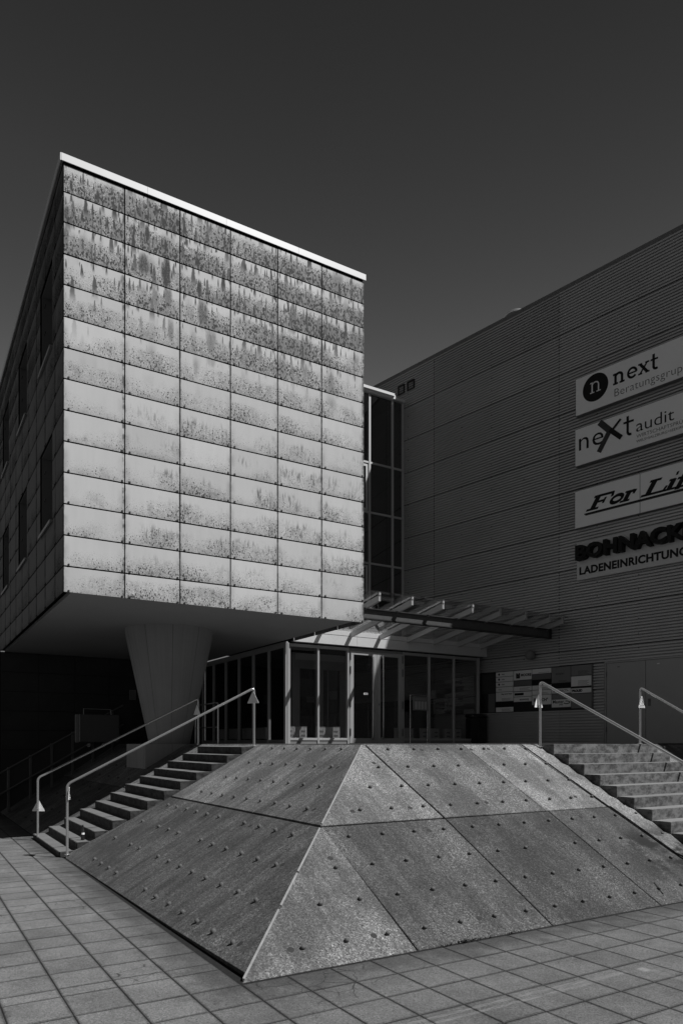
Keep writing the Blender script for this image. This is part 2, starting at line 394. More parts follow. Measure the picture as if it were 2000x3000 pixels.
M = {}
M['panel'] = mat_panel('weathered_panel', .47)
M['agg_l'] = mat_aggregate('aggregate_left', 'a'); M['agg_r'] = mat_aggregate('aggregate_right', 'b')
M['paving'] = mat_paving('paving_concrete'); M['steps'] = mat_steps('step_concrete'); M['steps_l'] = mat_steps('step_concrete_riser_shade', .5); M['sheet'] = mat_sheet('corrugated_metal')  # left steps copy: deeper riser shade put into the colour
M['joint'] = mat_plain('joint_dirt', .022, .95, 0, .1, .5, 20, 90)
M['sand'] = mat_plain('joint_sand', .018, .95, 0, .1, .6, 30, 120)
M['ground'] = mat_plain('ground_asphalt', .06, .9, 0, .2, .2, 2, 60)
M['mortar'] = mat_plain('ridge_mortar', .24, .85, 0, .2, .35, 12, 60)
M['core'] = mat_plain('dark_core', .02, .9, 0, .1)
M['roofmetal'] = mat_plain('white_coping', .66, .35, .1, .5, .05)
M['fascia'] = mat_plain('white_fascia', .74, .45, .1, .5, .05)
M['soffit'] = mat_plain('soffit_plaster', .34, .85, 0, .2, .06, 1.2, 30)
M['column'] = None
M['frame'] = mat_plain('light_metal_frame', .52, .42, .25, .5, .05)
M['frame_d'] = mat_plain('grey_metal_frame', .32, .42, .3, .5, .05)
M['white'] = mat_plain('white_enamel', .78, .4, 0, .5, .04)
M['steel'] = mat_plain('brushed_steel', .66, .26, .84, .5, .03)
M['black'] = mat_plain('black_paint', .014, .45, 0, .4, .1)
M['ink'] = mat_plain('black_print', .012, .6, 0, .2, .05)
M['ink2'] = mat_plain('grey_print', .05, .6, 0, .2, .05)
M['greyplate'] = mat_plain('grey_plate', .22, .5, 0, .4, .05)
M['signwhite'] = mat_plain('sign_face', .86, .45, 0, .4, .05, 2)
M['signdark'] = mat_plain('sign_case', .16, .5, .2, .4, .05)
M['beam'] = mat_plain('dark_steel_beam', .05, .5, .2, .4, .15, 6)
M['beamweb'] = mat_plain('lit_beam_web', .12, .5, .3, .4, .25, 9)  # web paler than its flanges: the light on it is painted in
M['glass'] = mat_glass('tinted_glass', .86, 1.2); M['glass_d'] = mat_glass('dark_glass', .30, 1.6); M['glass_c'] = mat_glass('clear_canopy_glass', .90, 1.25)
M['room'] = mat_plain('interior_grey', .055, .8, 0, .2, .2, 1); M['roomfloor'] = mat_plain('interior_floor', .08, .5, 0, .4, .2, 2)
M['leaf'] = mat_plain('weed_leaf', .05, .7, 0, .2, .3, 30)
M['stud'] = mat_plain('stone_stud', .085, .8, 0, .3, .35, 40, 90)
M['plug'] = mat_plain('dark_plug', .035, .9, 0, .2, .4, 30)
M['doorpaint'] = mat_plain('door_paint', .38, .45, .1, .4, .05, 1)
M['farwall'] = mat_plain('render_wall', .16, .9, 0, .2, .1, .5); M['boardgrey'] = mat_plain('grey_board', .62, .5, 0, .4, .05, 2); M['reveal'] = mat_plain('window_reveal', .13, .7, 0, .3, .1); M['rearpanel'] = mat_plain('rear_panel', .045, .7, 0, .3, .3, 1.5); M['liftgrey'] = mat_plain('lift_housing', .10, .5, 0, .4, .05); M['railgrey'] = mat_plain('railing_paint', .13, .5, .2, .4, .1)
M['farwin'] = mat_plain('far_window', .03, .2, 0, .5, .1)
def mat_column():
    n = N('board_marked_concrete'); p = n.pos(); lo = n.sepxyz(n.obj())
    an = n.math('ARCTAN2', lo[1], lo[0]); v = n.add(.27, n.mul(n.noise(n.comb(n.mul(an, 16.0), 0.0, n.mul(lo[2], .6)), 1.0, 3), .09))
    v = n.mul(v, n.add(.85, n.mul(n.noise(p, 1.4, 3), .3)))
    seam = n.math('ABSOLUTE', n.sub(n.math('FRACT', n.mul(n.add(an, 3.37), 1.6)), .5)); s = n.sub(1.0, n.smooth(seam, .004, .016))
    v = n.mul(v, n.sub(1.0, n.mul(s, .55)))
    return n.princ(v, .75, 0, .25)
M['column'] = mat_column()
def mat_bottle():
    n = N('green_bottle_glass'); p = n.n('ShaderNodeBsdfPrincipled'); p.inputs['Base Color'].default_value = (.05, .05, .05, 1)
    p.inputs['Roughness'].default_value = .05; p.inputs['Transmission Weight'].default_value = .6; n.link(p.outputs[0], n.out.inputs[0]); return n.m
M['bottle'] = mat_bottle()

def text_mesh(name, body, size, mat, x=0, z=0, y=0, sx=1.0, off=0.0, ext=0.0, shear=0.0, align='LEFT', sp=1.0):
    cu = bpy.data.curves.new('t', 'FONT'); cu.body = body; cu.size = size; cu.offset = off; cu.extrude = ext; cu.shear = shear
    cu.align_x = align; cu.space_character = sp; cu.resolution_u = 3
    o = bpy.data.objects.new('t', cu); C.objects.link(o)
    dg = bpy.context.evaluated_depsgraph_get(); m = bpy.data.meshes.new_from_object(o.evaluated_get(dg))
    bpy.data.objects.remove(o)
    for v in m.vertices:
        c = v.co.copy(); v.co = (c.x*sx + x, y - c.z, c.y + z)
    m.name = name; m.materials.clear(); m.materials.append(mat); return m

def stroke(mb, pts, wd, y, t=.004):
    """thick polyline in the xz plane, as a real sheet of thickness t"""
    for (x0, z0), (x1, z1) in zip(pts, pts[1:]):
        d = Vector((x1-x0, z1-z0)); L = d.length
        if L < 1e-6: continue
        d /= L; n = Vector((-d.y, d.x))*wd/2; e = d*wd*.12
        q = [(x0-e.x+n.x, z0-e.y+n.y), (x1+e.x+n.x, z1+e.y+n.y), (x1+e.x-n.x, z1+e.y-n.y), (x0-e.x-n.x, z0-e.y-n.y)]
        mb.prism([(p[0], y-t, p[1]) for p in q], [(p[0], y, p[1]) for p in q])
def arc(cx, cz, rx, rz, a0, a1, n=14):
    return [(cx+rx*math.cos(math.radians(a0+(a1-a0)*i/n)), cz+rz*math.sin(math.radians(a0+(a1-a0)*i/n))) for i in range(n+1)]

# ================================================================ SETTING: ground and paving
g = MB().box(-300, 300, -120, 400, -.4, -.075)
put('ground', g.mesh('ground'), M['ground'], None, W(0, 0), (0, 0, TH), kind='structure')
pav = area('pavement', 0, 0, 0, kind='structure')
put('joint_sand', MB().prism([(-16, -8, -.0025), (20, -8, -.0025), (20, 18, -.0025), (-16, 18, -.0025)], [(-16, -8, -.05), (20, -8, -.05), (20, 18, -.05), (-16, 18, -.05)]).mesh('joint_sand'), M['sand'], pav)
def tiltz(a): return 0.0
a_j = [0.0]; 
x = -.01
aj = [-.01]
while aj[0] > -7.6: aj.insert(0, aj[0]-.398)
while aj[-1] < 12.5: aj.append(aj[-1]+.385)
bj = [-.03]
while bj[0] > -4.2: bj.insert(0, bj[0]-.391)
bj += [.36, .425, .577-.0]; bj = sorted(set(bj)); bj[bj.index(.36)] = .40; bj.remove(.425)
while bj[-1] < 16.5: bj.append(bj[-1]+.388)
slab_cache = {}
def slab_mesh(wa, wb):
    k = (round(wa, 3), round(wb, 3))
    if k not in slab_cache:
        m = MB().box(.004, wa-.004, .006, wb-.006, -.06, 0).mesh('paving_slab', .003); m.materials.append(M['paving']); slab_cache[k] = m
    return slab_cache[k]
cand = []
for i in range(len(aj)-1):
    for j in range(len(bj)-1):
        a0, a1, b0, b1 = aj[i], aj[i+1], bj[j], bj[j+1]
        if a0 >= -.02 and b0 >= -.04: continue            # under the plinth
        c = W((a0+a1)/2, (b0+b1)/2)
        if c.y < 3.9: continue
        u = c.x/c.y; v = EYE/c.y
        vis = abs(u) < .53 and c.y < 15.5
        cand.append((vis, 1/c.y, a0, a1, b0, b1))
vis = sorted([c for c in cand if c[0]], key=lambda c: -c[1])
inv = [c for c in cand if not c[0]] + vis[298:]
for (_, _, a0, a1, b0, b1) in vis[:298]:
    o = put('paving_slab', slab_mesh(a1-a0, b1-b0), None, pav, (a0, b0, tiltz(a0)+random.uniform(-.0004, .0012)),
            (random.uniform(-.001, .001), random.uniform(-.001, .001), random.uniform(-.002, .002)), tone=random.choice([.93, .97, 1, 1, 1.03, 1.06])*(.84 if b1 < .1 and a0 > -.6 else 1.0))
mb = MB()
for (_, _, a0, a1, b0, b1) in inv:
    if abs(a0) < 13: mb.box(a0+.005, a1-.005, b0+.008, b1-.008, -.05, tiltz(a0)+random.uniform(-.001, .001))
put('paving_slab', mb.mesh('paving_far'), M['paving'], pav, kind='stuff', tone=1.0)

# ================================================================ PLINTH (sloping base with slabs and studs)
T = 3.07; K = 1.8/T
pl = area('sloped_plinth', 0, 0, 0, label='wide pyramid-like plinth of sloping exposed-aggregate concrete slabs with small stone studs', cat='plinth')
def sl(a, b, d=0.0):                        # height on the left slope
    return K*a - d
def quad_left(pts, tone, name='concrete_slab', th=.09, lift=0.0, bev=.006):
    top = [(a, b, K*a+lift) for a, b in pts]; bot = [(a+.04, b, K*a-th+lift) for a, b in pts]
    m = MB().prism(top, bot).mesh(name, bev); m.materials.append(M['agg_l'])
    return put(name, m, None, pl, tone=tone)
def quad_right(pts, tone, name='concrete_slab', th=.09, lift=0.0, bev=.006):
    top = [(a, b, K*b+lift) for a, b in pts]; bot = [(a, b+.04, K*b-th+lift) for a, b in pts]
    m = MB().prism(top, bot).mesh(name, bev); m.materials.append(M['agg_r'])
    return put(name, m, None, pl, tone=tone)
core = MB()
core.prism([(.12, .12, -.03), (20, .12, -.03), (20, T+.1, K*T-.075), (T+.1, T+.1, K*T-.075)], [(.12, .12, -.3), (20, .12, -.3), (20, T+.1, -.3), (T+.1, T+.1, -.3)])
core.prism([(.12, .12, -.03), (T+.1, T+.1, K*T-.075), (T+.1, 17.5, K*T-.075), (.12, 17.5, -.03)], [(.12, .12, -.3), (T+.1, T+.1, -.3), (T+.1, 17.5, -.3), (.12, 17.5, -.3)])
put('plinth_core', core.mesh('plinth_core'), M['joint'], pl)
G = .011
MJ = 1.59
lowb = [1.77, 3.5, 5.28, 7.0, 8.75, 10.5, 12.2, 13.95, 16.7]
def la(b): return .05*max(0, 1-b/7.0)              # bottom edge of the left slabs floats above the paving
# left slope
quad_left([(la(0)+.02, la(0)+.02), (MJ-G, MJ-G), (MJ-G, lowb[0]-.004), (la(1.77)+.004, lowb[0]-.004)], .105)
tl = [.098, .092, .098, .11, .11, .11, .11, .11]
for i in range(len(lowb)-1):
    b0, b1 = lowb[i], lowb[i+1]
    quad_left([(la(b0)+.004, b0+.004), (MJ-G, b0+.004), (MJ-G, b1-.004), (la(b1)+.004, b1-.004)], tl[i])
upb = [3.35, 5.05, 6.7, 8.4, 10.03]
quad_left([(MJ+G, MJ+G), (T-.012, T-.012), (T-.012, upb[0]-.004), (MJ+G, upb[0]-.004)], .125)
for i, t in zip(range(4), (.165, .18, .17, .16)):
    quad_left([(MJ+G, upb[i]+.004), (T-.012, upb[i]+.004), (T-.012, upb[i+1]-.004), (MJ+G, upb[i+1]-.004)], t)
for b0, b1 in ((10.04, 11.7), (11.7, 13.4), (13.4, 15.1), (15.1, 16.7)):
    quad_left([(MJ+G, b0+.004), (T-.012, b0+.004), (T-.012, b1-.004), (MJ+G, b1-.004)], .2)
# right slope
quad_right([(.012, .0), (1.67-.012, .0), (MJ+.022, MJ-.012), (MJ-.002, MJ-G-.003)], .135)
quad_right([(1.67+.006, 0), (3.34-.008, 0), (3.27-.008, MJ-.012), (1.60, MJ-.012)], .082)
quad_right([(3.34+.008, 0), (5.06-.008, 0), (4.99-.008, MJ-.006), (3.27+.008, MJ-.012)], .062)
quad_right([(5.06+.008, 0), (7.2, 0), (6.86, .40), (6.47, .53), (6.36, .60), (6.275, .71), (6.15, MJ-.006), (4.99+.008, MJ-.006)], .075)
quad_right([(6.17, MJ-.006), (6.295, .725), (6.38, .62), (6.49, .55), (6.9, .42), (7.4, .26), (7.4, MJ-.006)], .20, lift=.014)
quad_right([(MJ+.022, MJ+G), (3.27-.014, MJ+G), (3.09+.002, T-.015), (T-.003, T-.015)], .165)
quad_right([(3.27+.014, MJ+G), (4.96-.005, MJ+.008), (4.80-.005, T-.015), (3.09+.03, T-.015)], .120)
quad_right([(4.96+.005, MJ+.008), (6.15-.008, MJ+.004), (5.93-.008, T-.015), (4.80+.005, T-.015)], .185)
quad_right([(6.15+.012, MJ+.004), (7.4, MJ+.004), (7.4, T-.015), (5.93+.012, T-.015)], .20)
for a0, a1 in ((8.0, 9.7), (9.7, 11.4), (11.4, 13.1), (13.1, 15)):
    quad_right([(a0+.006, 0), (a1-.006, 0), (a1-.006, MJ-.01), (a0+.006, MJ-.01)], .14)
    quad_right([(a0+.006, MJ+.01), (a1-.006, MJ+.01), (a1-.006, T-.015), (a0+.006, T-.015)], .17)
# pale mortar along the hip
mb = MB()
for (s0, s1, wv) in ((.035, .62, .007), (.66, 1.0, .008), (1.02, MJ-.02, .006), (MJ+.04, T-.02, .005)):
    mb.prism([(s0-.006, s0+.002, K*s0+.004), (s0+wv, s0-.010, K*s0+.001), (s1+wv, s1-.010, K*s1+.001), (s1-.006, s1+.002, K*s1+.004)],
             [(s0, s0, K*s0-.07), (s0+wv, s0-.010, K*s0-.07), (s1+wv, s1-.010, K*s1-.07), (s1, s1, K*s1-.07)])
put('ridge_mortar', mb.mesh('ridge_mortar'), M['mortar'], pl)
# studs: stone knobs in a regular grid
def stud_mesh(seed):
    r = random.Random(seed); mb = MB(); n = 9
    prof = [(.023, -.01), (.024, .014), (.021, .027), (.012, .034)]
    for (rr, z) in prof:
        for k in range(n):
            a = 2*math.pi*k/n; q = rr*(1+r.uniform(-.16, .16)); mb.v.append((q*math.cos(a), q*math.sin(a)*.85, z+r.uniform(-.002, .003)))
    for i in range(len(prof)-1):
        for k in range(n):
            k2 = (k+1) % n; mb.f.append((i*n+k, i*n+k2, (i+1)*n+k2, (i+1)*n+k))
    mb.f.append(tuple((len(prof)-1)*n+k for k in range(n)))
    m = mb.mesh('stud', 0, True); m.materials.append(M['stud']); return m
studs = [stud_mesh(i) for i in range(6)]
plug = MB().lathe([(.030, -.004), (.030, .0015)], 14).mesh('plug'); plug.materials.append(M['plug'])
ang = math.atan(K)
rows = [.205, .61, 1.01, 1.41, 1.80, 2.18, 2.56, 2.94]
nst = 0
for r_ in rows:
    b = r_+.44
    near = 6.60-.22*r_; far = 9.35-.1*r_
    while b < 13.5 and nst < 150:
        if b < near-.15 or b > far+.15:
            if not (b > 9.9 and r_ > 2.1 and b < 11.6) and random.random() > .10:
                put('stud', random.choice(studs), None, pl, (r_+random.uniform(-.008, .008), b, K*r_-.002), (0, -ang, 0)); nst += 1
        b += .428 if b < 9 else .86
nr = 0
for r_ in rows:
    a = r_+.425
    left = 6.33 if r_ > 1.6 else (6.75 if r_ > .5 else 6.9)
    while a < 12:
        if (a < left or a > 9.0) and random.random() > .03:
            sk = a + (.04 if a > 3 and r_ > 1.5 else 0)
            put('stud', random.choice(studs), None, pl, (sk+random.uniform(-.008, .008), r_, K*r_-.002), (ang, 0, 0)); nr += 1
        a += .4245
for (a, b) in [(2.563, 2.857), (1.392, 2.954), (1.038, 1.371), (.231, .552), (.204, 1.46), (1.808, 2.119)]:
    put('plug', plug, None, pl, (a, b, K*a), (0, -ang, 0))
for (a, b) in [(2.982, 2.657), (2.118, 1.791), (1.451, 1.142), (.53, .212), (1.346, .214), (2.915, 1.794), (4.126, 1.81), (5.205, 2.942), (5.778, 1.827),
               (2.896, 1.411), (3.736, 1.427), (5.43, 1.439), (2.564, .215), (3.286, .369), (3.965, 2.933), (4.865, 2.935)]:
    put('plug', plug, None, pl, (a, b, K*b), (ang, 0, 0))
# terrace on top
tb = MB().prism([(T, T, 1.8), (15, T, 1.8), (13.3, 7.0, 1.8), (11.3, 17.5, 1.8), (T, 17.5, 1.8)], [(T, T, 1.5), (15, T, 1.5), (13.3, 7.0, 1.5), (11.3, 17.5, 1.5), (T, 17.5, 1.5)])
o = put('terrace', tb.mesh('terrace', .004), M['agg_r'], None, W(0, 0), (0, 0, TH), kind='structure', tone=.10)

# ================================================================ STAIRS
def stairs(side):
    if side == 'L':
        r = area('staircase', 0, 0, 0, label='left flight of twelve concrete steps climbing under the overhanging panelled block', cat='stairs', group='concrete stair flights')
    else:
        r = area('staircase', 0, 0, 0, label='right flight of sunlit concrete steps with dark left ends, in front of the corrugated wall', cat='stairs', group='concrete stair flights')
    nearL = [7.08, 7.02, 6.94, 6.84, 6.74, 6.67, 6.60, 6.54, 6.49, 6.45, 6.41, 6.38]
    farL = [9.78, 9.65, 9.50, 9.34, 9.22, 9.10, 9.00, 8.93, 8.86, 8.81, 8.67, 8.53]
    zL = [.085, .225, .39, .56, .71, .87, 1.03, 1.18, 1.325, 1.466, 1.61, 1.75]
    for n in range(1, 13):
        z1 = .15*n - (.0095*(n-8) if n > 8 else 0); z0 = max(-.05, z1-.34) if n > 1 else -.05
        d = .30
        mb = MB()
        if side == 'L':
            p = .256*(n-1)-.06; z1 = zL[n-1]; n0 = nearL[n-1]; f0 = farL[n-1]; n1 = n0-.07; f1 = f0-.10
            e = p+d if n < 12 else T-.002
            top = [(p, n0, z1), (e, n1, z1+.012), (e, f1, z1+.012), (p, f0, z1)]
            bot = [(q[0]+.008 if i in (0, 3) else q[0], q[1], z0) for i, q in enumerate(top)]
        else:
            p = .256*(n-1)-.06
            n0 = 6.80-.115*p*1.35; f0 = 8.55+.09*p; n1 = n0; f1 = f0
            e = p+d if n < 12 else T
            z1 = .15*n-(.001 if n == 12 else 0)
            top = [(n0, p, z1), (f0+.12, p, z1), (f0+.12, e, z1), (n0-.03, e, z1)]
            bot = [(q[0], q[1]+(.006 if i in (0, 1) else 0), z0) for i, q in enumerate(top)]
        mb.prism(top, bot)
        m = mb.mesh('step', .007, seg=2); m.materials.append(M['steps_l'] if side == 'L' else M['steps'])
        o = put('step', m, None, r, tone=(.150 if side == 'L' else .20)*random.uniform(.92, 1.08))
    return r
stairs('L'); stairs('R')

# ================================================================ HANDRAILS and little triangular signs
def handrail(p0, p1, ztop0, ztop1, base0, base1, label):
    """p0 lower end, p1 upper end in a,b"""
    r = area('handrail', p0[0], p0[1], base0, label=label, cat='handrail', group='steel handrails of the stairs')
    v0 = Vector((0, 0, 0)); d = Vector((p1[0]-p0[0], p1[1]-p0[1], 0))
    R = .021
    def bend(c, u, w_, rr=.07, n=6):              # rounded corner at c from direction u into direction w
        pts = []
        for i in range(n+1):
            t = i/n; a_ = c - u*rr*(1-t)**2 + w_*rr*t**2
            pts.append(a_)
        return pts
    A = Vector((0, 0, ztop0-base0)); B = Vector((d.x, d.y, ztop1-base0)); dn = (B-A).normalized(); up = Vector((0, 0, 1))
    rail = MB().tube([A-up*.08] + bend(A, up, dn) + bend(B, dn, -up) + [B-up*.08], R, 12)
    m = rail.mesh('rail'); smooth_by_angle(m, 50); put('rail', m, M['steel'], r)
    for q, zt, zb in ((v0, ztop0-base0, 0), (d, ztop1-base0, base1-base0)):
        m = MB().tube([(q.x, q.y, zb-.05), (q.x, q.y, zt-.07)], R*.98, 12).mesh('post'); smooth_by_angle(m, 50); post = put('post', m, M['steel'], r)
        m = MB().lathe([(.045, 0), (.045, .008), (.03, .012)], 16).mesh('foot_plate'); put('foot_plate', m, M['steel'], post, (q.x, q.y, zb))
    return r
handrail((.04, 6.95), (3.0, 6.39), 1.165, 2.765, .05, 1.76, 'sunlit steel handrail nearest the camera on the left stairs')
handrail((-.03, 9.40), (3.04, 9.25), 1.165, 2.74, -.02, 1.79, 'steel handrail on the far side of the left stairs, passing the concrete column')
handrail((6.72, 0.10), (6.31, 2.975), 1.19, 2.775, .06, 1.75, 'steel handrail on the left side of the right stairs')
handrail((8.62, 0.10), (8.80, 3.02), 1.19, 2.785, .06, 1.80, 'steel handrail at the right edge of the picture by the metal double door')
# guard frame on the terrace
gr = area('guard_rail', 3.62, 9.62, 1.8, label='short steel guard rail with a middle bar standing on the terrace beside the column', cat='guard rail')
m = MB().tube([(0, 0, 0), (0, 0, .82), (.0, .015, .865), (0, .06, .885), (0, 1.35, .885), (0, 1.4, .87), (0, 1.415, .83), (0, 1.415, 0)], .019, 10).mesh('frame'); smooth_by_angle(m, 50)
put('frame', m, M['steel'], gr)
m = MB().tube([(0, .0, .36), (0, 1.415, .36)], .014, 8).mesh('middle_bar'); put('middle_bar', m, M['steel'], gr)

def tri_sign(a, b, z, yaw, pict, label, off=(0, -.03)):
    r = root('warning_sign', W(a, b, z), yaw, label=label, cat='sign', group='triangular warning signs on the handrail posts')
    h = .20; w_ = .115
    def rt(w1, h1, z0, y0, y1):
        pts = [(-w1, z0), (w1, z0), (w1-.004, z0+.018), (.012, z0+h1), (-.012, z0+h1), (-w1+.004, z0+.018)]
        return MB().prism([(p[0], y0, p[1]) for p in pts], [(p[0], y1, p[1]) for p in pts])
    put('plate', rt(w_, h, -h/2, off[1], off[1]-.004).mesh('plate'), M['white'], r)
    if pict:
        mb = MB(); y = off[1]-.0045; pts = [(-.085, -.055), (.085, -.055), (0, .082)]
        stroke(mb, pts+[pts[0]], .010, y, .002)
        stroke(mb, [(-.02, -.01), (.012, .012), (.03, -.02)], .011, y, .002); stroke(mb, [(.012, .012), (-.005, .03)], .012, y, .002)
        stroke(mb, [(-.03, -.028), (.035, -.034)], .008, y, .002); stroke(mb, [(-.095, -.083), (.095, -.083)], .008, y, .002)
        put('pictogram', mb.mesh('pictogram'), M['ink'], r)
    put('strap', MB().box(-.024, .024, -.024, .024, -.055, -.048).mesh('strap'), M['steel'], r)
    return r
tri_sign(-.03, 9.40, .64, TH-math.radians(28)+math.pi, False, 'blank white triangular plate low on the far left handrail post')
tri_sign(.04, 6.95, 1.02, TH+math.radians(72), True, 'white triangular plate seen edge-on on the nearest left handrail post')
tri_sign(3.0, 6.39, 2.60, TH-math.radians(58), False, 'triangular plate at the top post of the near left handrail', off=(0, -.03))
tri_sign(3.04, 9.25, 2.50, TH-math.radians(75), False, 'dim triangular plate at the top post of the far left handrail')
tri_sign(6.31, 2.975, 2.47, TH+math.radians(10)+math.pi, False, 'bright blank triangular plate behind the post at the head of the right stairs')
tri_sign(8.80, 3.02, 2.53, TH+math.radians(10), True, 'bright triangular warning plate with pictogram in front of the metal double door')

# bottle
bt = area('glass_bottle', 0, 0, 0, label='glass bottle with a white label standing on the second step of the left stairs', cat='bottle')
bt.location = (-4.22, 11.78, .228)
prof = [(.027, 0), (.031, .006), (.031, .12), (.028, .145), (.016, .185), (.0125, .205), (.0125, .232), (.0145, .234), (.0145, .240)]
m = MB().lathe(prof, 18).mesh('glass'); smooth_by_angle(m, 50); put('glass', m, M['bottle'], bt)
mb = MB()
for k in range(9):
    a0 = math.radians(-110-TH*57+k*11); a1 = a0+math.radians(11); rr = .0322
    mb.face([(rr*math.cos(a0), rr*math.sin(a0), .095), (rr*math.cos(a1), rr*math.sin(a1), .095), (rr*math.cos(a1), rr*math.sin(a1), .125), (rr*math.cos(a0), rr*math.sin(a0), .125)])
put('paper_label', mb.mesh('paper_label'), M['white'], bt)
put('cap', MB().lathe([(.0155, .238), (.0155, .25)], 14).mesh('cap'), M['ink2'], bt)

# weeds at the foot of the plinth
def weed(a, b, n, h, label):
    r = area('weed', a, b, tiltz(a), label=label, cat='weed', group='weeds in the joint at the foot of the plinth')
    mb = MB(); rr = random.Random(int(a*100))
    for i in range(n):
        an = rr.uniform(0, 2*math.pi); L = h*rr.uniform(.5, 1.1); d = Vector((math.cos(an), math.sin(an)*.5-.2, 0)); base = Vector((rr.uniform(-.10, .10), rr.uniform(-.02, .01), 0))
        up = Vector((0, 0, 1)); s_ = d.cross(up).normalized()*L*.14
        tip = base + d*L*.7 + up*L*.6; mid = base + d*L*.35 + up*L*.5
        mb.face([base, mid+s_, tip, mid-s_])
    put('leaves', mb.mesh('leaves'), M['leaf'], r); 
    mb = MB()
    for i in range(3): 
        x_ = rr.uniform(-.06, .06); mb.tube([(x_, -.005, 0), (x_+rr.uniform(-.02, .02), -.02, h*.9)], .0018, 5)
    put('stem', mb.mesh('stem'), M['leaf'], r)
weed(1.98, -.03, 26, .040, 'low leafy weed nearest the corner at the foot of the right slope')
weed(2.20, -.025, 34, .060, 'taller weed with an upright stalk at the foot of the right slope')
weed(2.43, -.02, 24, .038, 'small spreading weed between two others at the foot of the right slope')
weed(2.78, -.02, 12, .045, 'small lone weed by a slab joint, rightmost at the foot of the slope')
# stick lying on the slope
st = area('stick', 5.31, .21, K*.21, label='thin dark stick lying on the lower right slab of the slope', cat='stick')
put('twig', MB().tube([(.035, .08, .058), (.0, .0, .012), (-.033, -.085, -.042)], .005, 6).mesh('twig'), M['ink2'], st)

# ================================================================ PANEL-CLAD BLOCK
A0, A1, BF, ZS = .10, 6.06, 7.618, 4.323
blk = area('panel_clad_building', 0, 0, 0, label='overhanging block clad in stained pale fibre-cement panels with a bright metal coping', cat='building')
acol = [.10, 1.112, 2.098, 3.072, 4.055, 5.040, 6.060]
zrow = [4.323, 4.763, 5.280, 5.802, 6.327, 6.846, 7.364, 7.887, 8.409, 8.922, 9.454, 9.965, 10.490, 10.997, 11.462]
# core with recessed windows on the left side
BE = 18.0
core = MB().box(A0+.10, A1-.06, BF+.10, BF+1.0, 4.50, 11.50); 
wb = [(8.66, 9.98), (11.76, 13.08), (14.86, 16.18)]; wz = [(5.802, 7.364), (8.922, 10.49)]
core = MB(); y_edges = [BF+.06] + [v for p in wb for v in p] + [BE]; z_edges = [4.50] + [v for p in wz for v in p] + [11.50]
for i in range(len(y_edges)-1):
    for j in range(len(z_edges)-1):
        if i % 2 == 1 and j % 2 == 1: continue
        core.box(A0+.045, A0+.40, y_edges[i], y_edges[i+1], z_edges[j], z_edges[j+1])
core.box(A0+.42, A1-.05, BF+.06, BE, 4.50, 11.49)
put('core_wall', core.mesh('core_wall'), M['core'], blk)
pc = {}
def panel(w_, h_):
    k = (round(w_, 3), round(h_, 3))
    if k not in pc:
        m = MB().box(.0085, w_-.0085, 0, .008, .0105, h_-.0105).mesh('panel', .0025); m.materials.append(M['panel']); pc[k] = m
    return pc[k]
for i in range(6):
    for j in range(14):
        put('panel', panel(acol[i+1]-acol[i], zrow[j+1]-zrow[j]), None, blk,
            (acol[i], BF+random.uniform(-.003, .003), zrow[j]), (random.uniform(-.003, .003), 0, random.uniform(-.0015, .0015)), tone=random.uniform(.96, 1.04))
# left side panels (local x along +b, so turned by 90 degrees)
bcol = [BF+.03, 8.36, 9.39, 10.42, 11.45, 12.46, 13.49, 14.52, 15.54, 16.56, 17.58]
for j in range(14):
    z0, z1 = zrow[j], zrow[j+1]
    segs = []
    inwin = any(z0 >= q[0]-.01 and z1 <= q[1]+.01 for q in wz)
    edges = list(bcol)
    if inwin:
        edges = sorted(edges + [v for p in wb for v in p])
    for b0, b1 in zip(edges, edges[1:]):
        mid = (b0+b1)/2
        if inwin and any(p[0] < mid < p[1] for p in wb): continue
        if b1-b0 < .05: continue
        put('panel', panel(b1-b0, z1-z0), None, blk, (A0, b1, z0), (0, 0, -math.pi/2), tone=random.uniform(.20, .25))  # low tone paints the shade of this side into the panel colour
# visible right side is turned away: one sheet row
for j in range(14):
    for b0 in [BF+.03+1.04*i for i in range(3)]:
        put('panel', panel(1.03, zrow[j+1]-zrow[j]), None, blk, (A1, b0, zrow[j]), (0, 0, math.pi/2), tone=.8)
# windows
for (b0, b1) in wb:
    for (z0, z1) in wz:
        mb = MB(); x0 = A0+.28
        mb.box(x0, x0+.06, b0, b0+.06, z0, z1).box(x0, x0+.06, b1-.06, b1, z0, z1).box(x0, x0+.06, b0+.06, b1-.06, z0, z0+.06).box(x0, x0+.06, b0+.06, b1-.06, z1-.06, z1)
        wf = put('window', mb.mesh('window_frame'), M['frame_d'], blk)
        put('reveal', MB().box(A0+.03, x0, b0-.006, b0+.012, z0, z1).box(A0+.03, x0, b1-.012, b1+.006, z0, z1).box(A0+.03, x0, b0+.012, b1-.012, z1-.012, z1+.006).mesh('reveal'), M['reveal'], wf)
        put('pane', MB().box(x0+.025, x0+.035, b0+.06, b1-.06, z0+.06, z1-.06).mesh('pane'), M['glass_d'], wf)
        mb = MB().box(A0-.035, A0+.28, b0+.01, b1-.01, z0-.015, z0+.012).box(A0-.045, A0-.032, b0+.01, b1-.01, z0-.04, z0+.012)
        put('sill', mb.mesh('sill'), M['frame_d'], wf)
# clips that hold the panels
mb = MB()
for i in range(6):
    for j in range(14):
        for xx in (acol[i]+.085, acol[i+1]-.045):
            mb.box(xx-.012, xx+.014, BF-.012, BF+.004, zrow[j]+.012, zrow[j]+.047)
for j in range(14):
    for b in bcol[1:]:
        mb.box(A0-.012, A0+.004, b-.06, b-.035, zrow[j]+.01, zrow[j]+.045); mb.box(A0-.012, A0+.004, b+.03, b+.055, zrow[j]+.01, zrow[j]+.045)
put('panel_clip', mb.mesh('panel_clip'), M['black'], blk, kind='stuff')
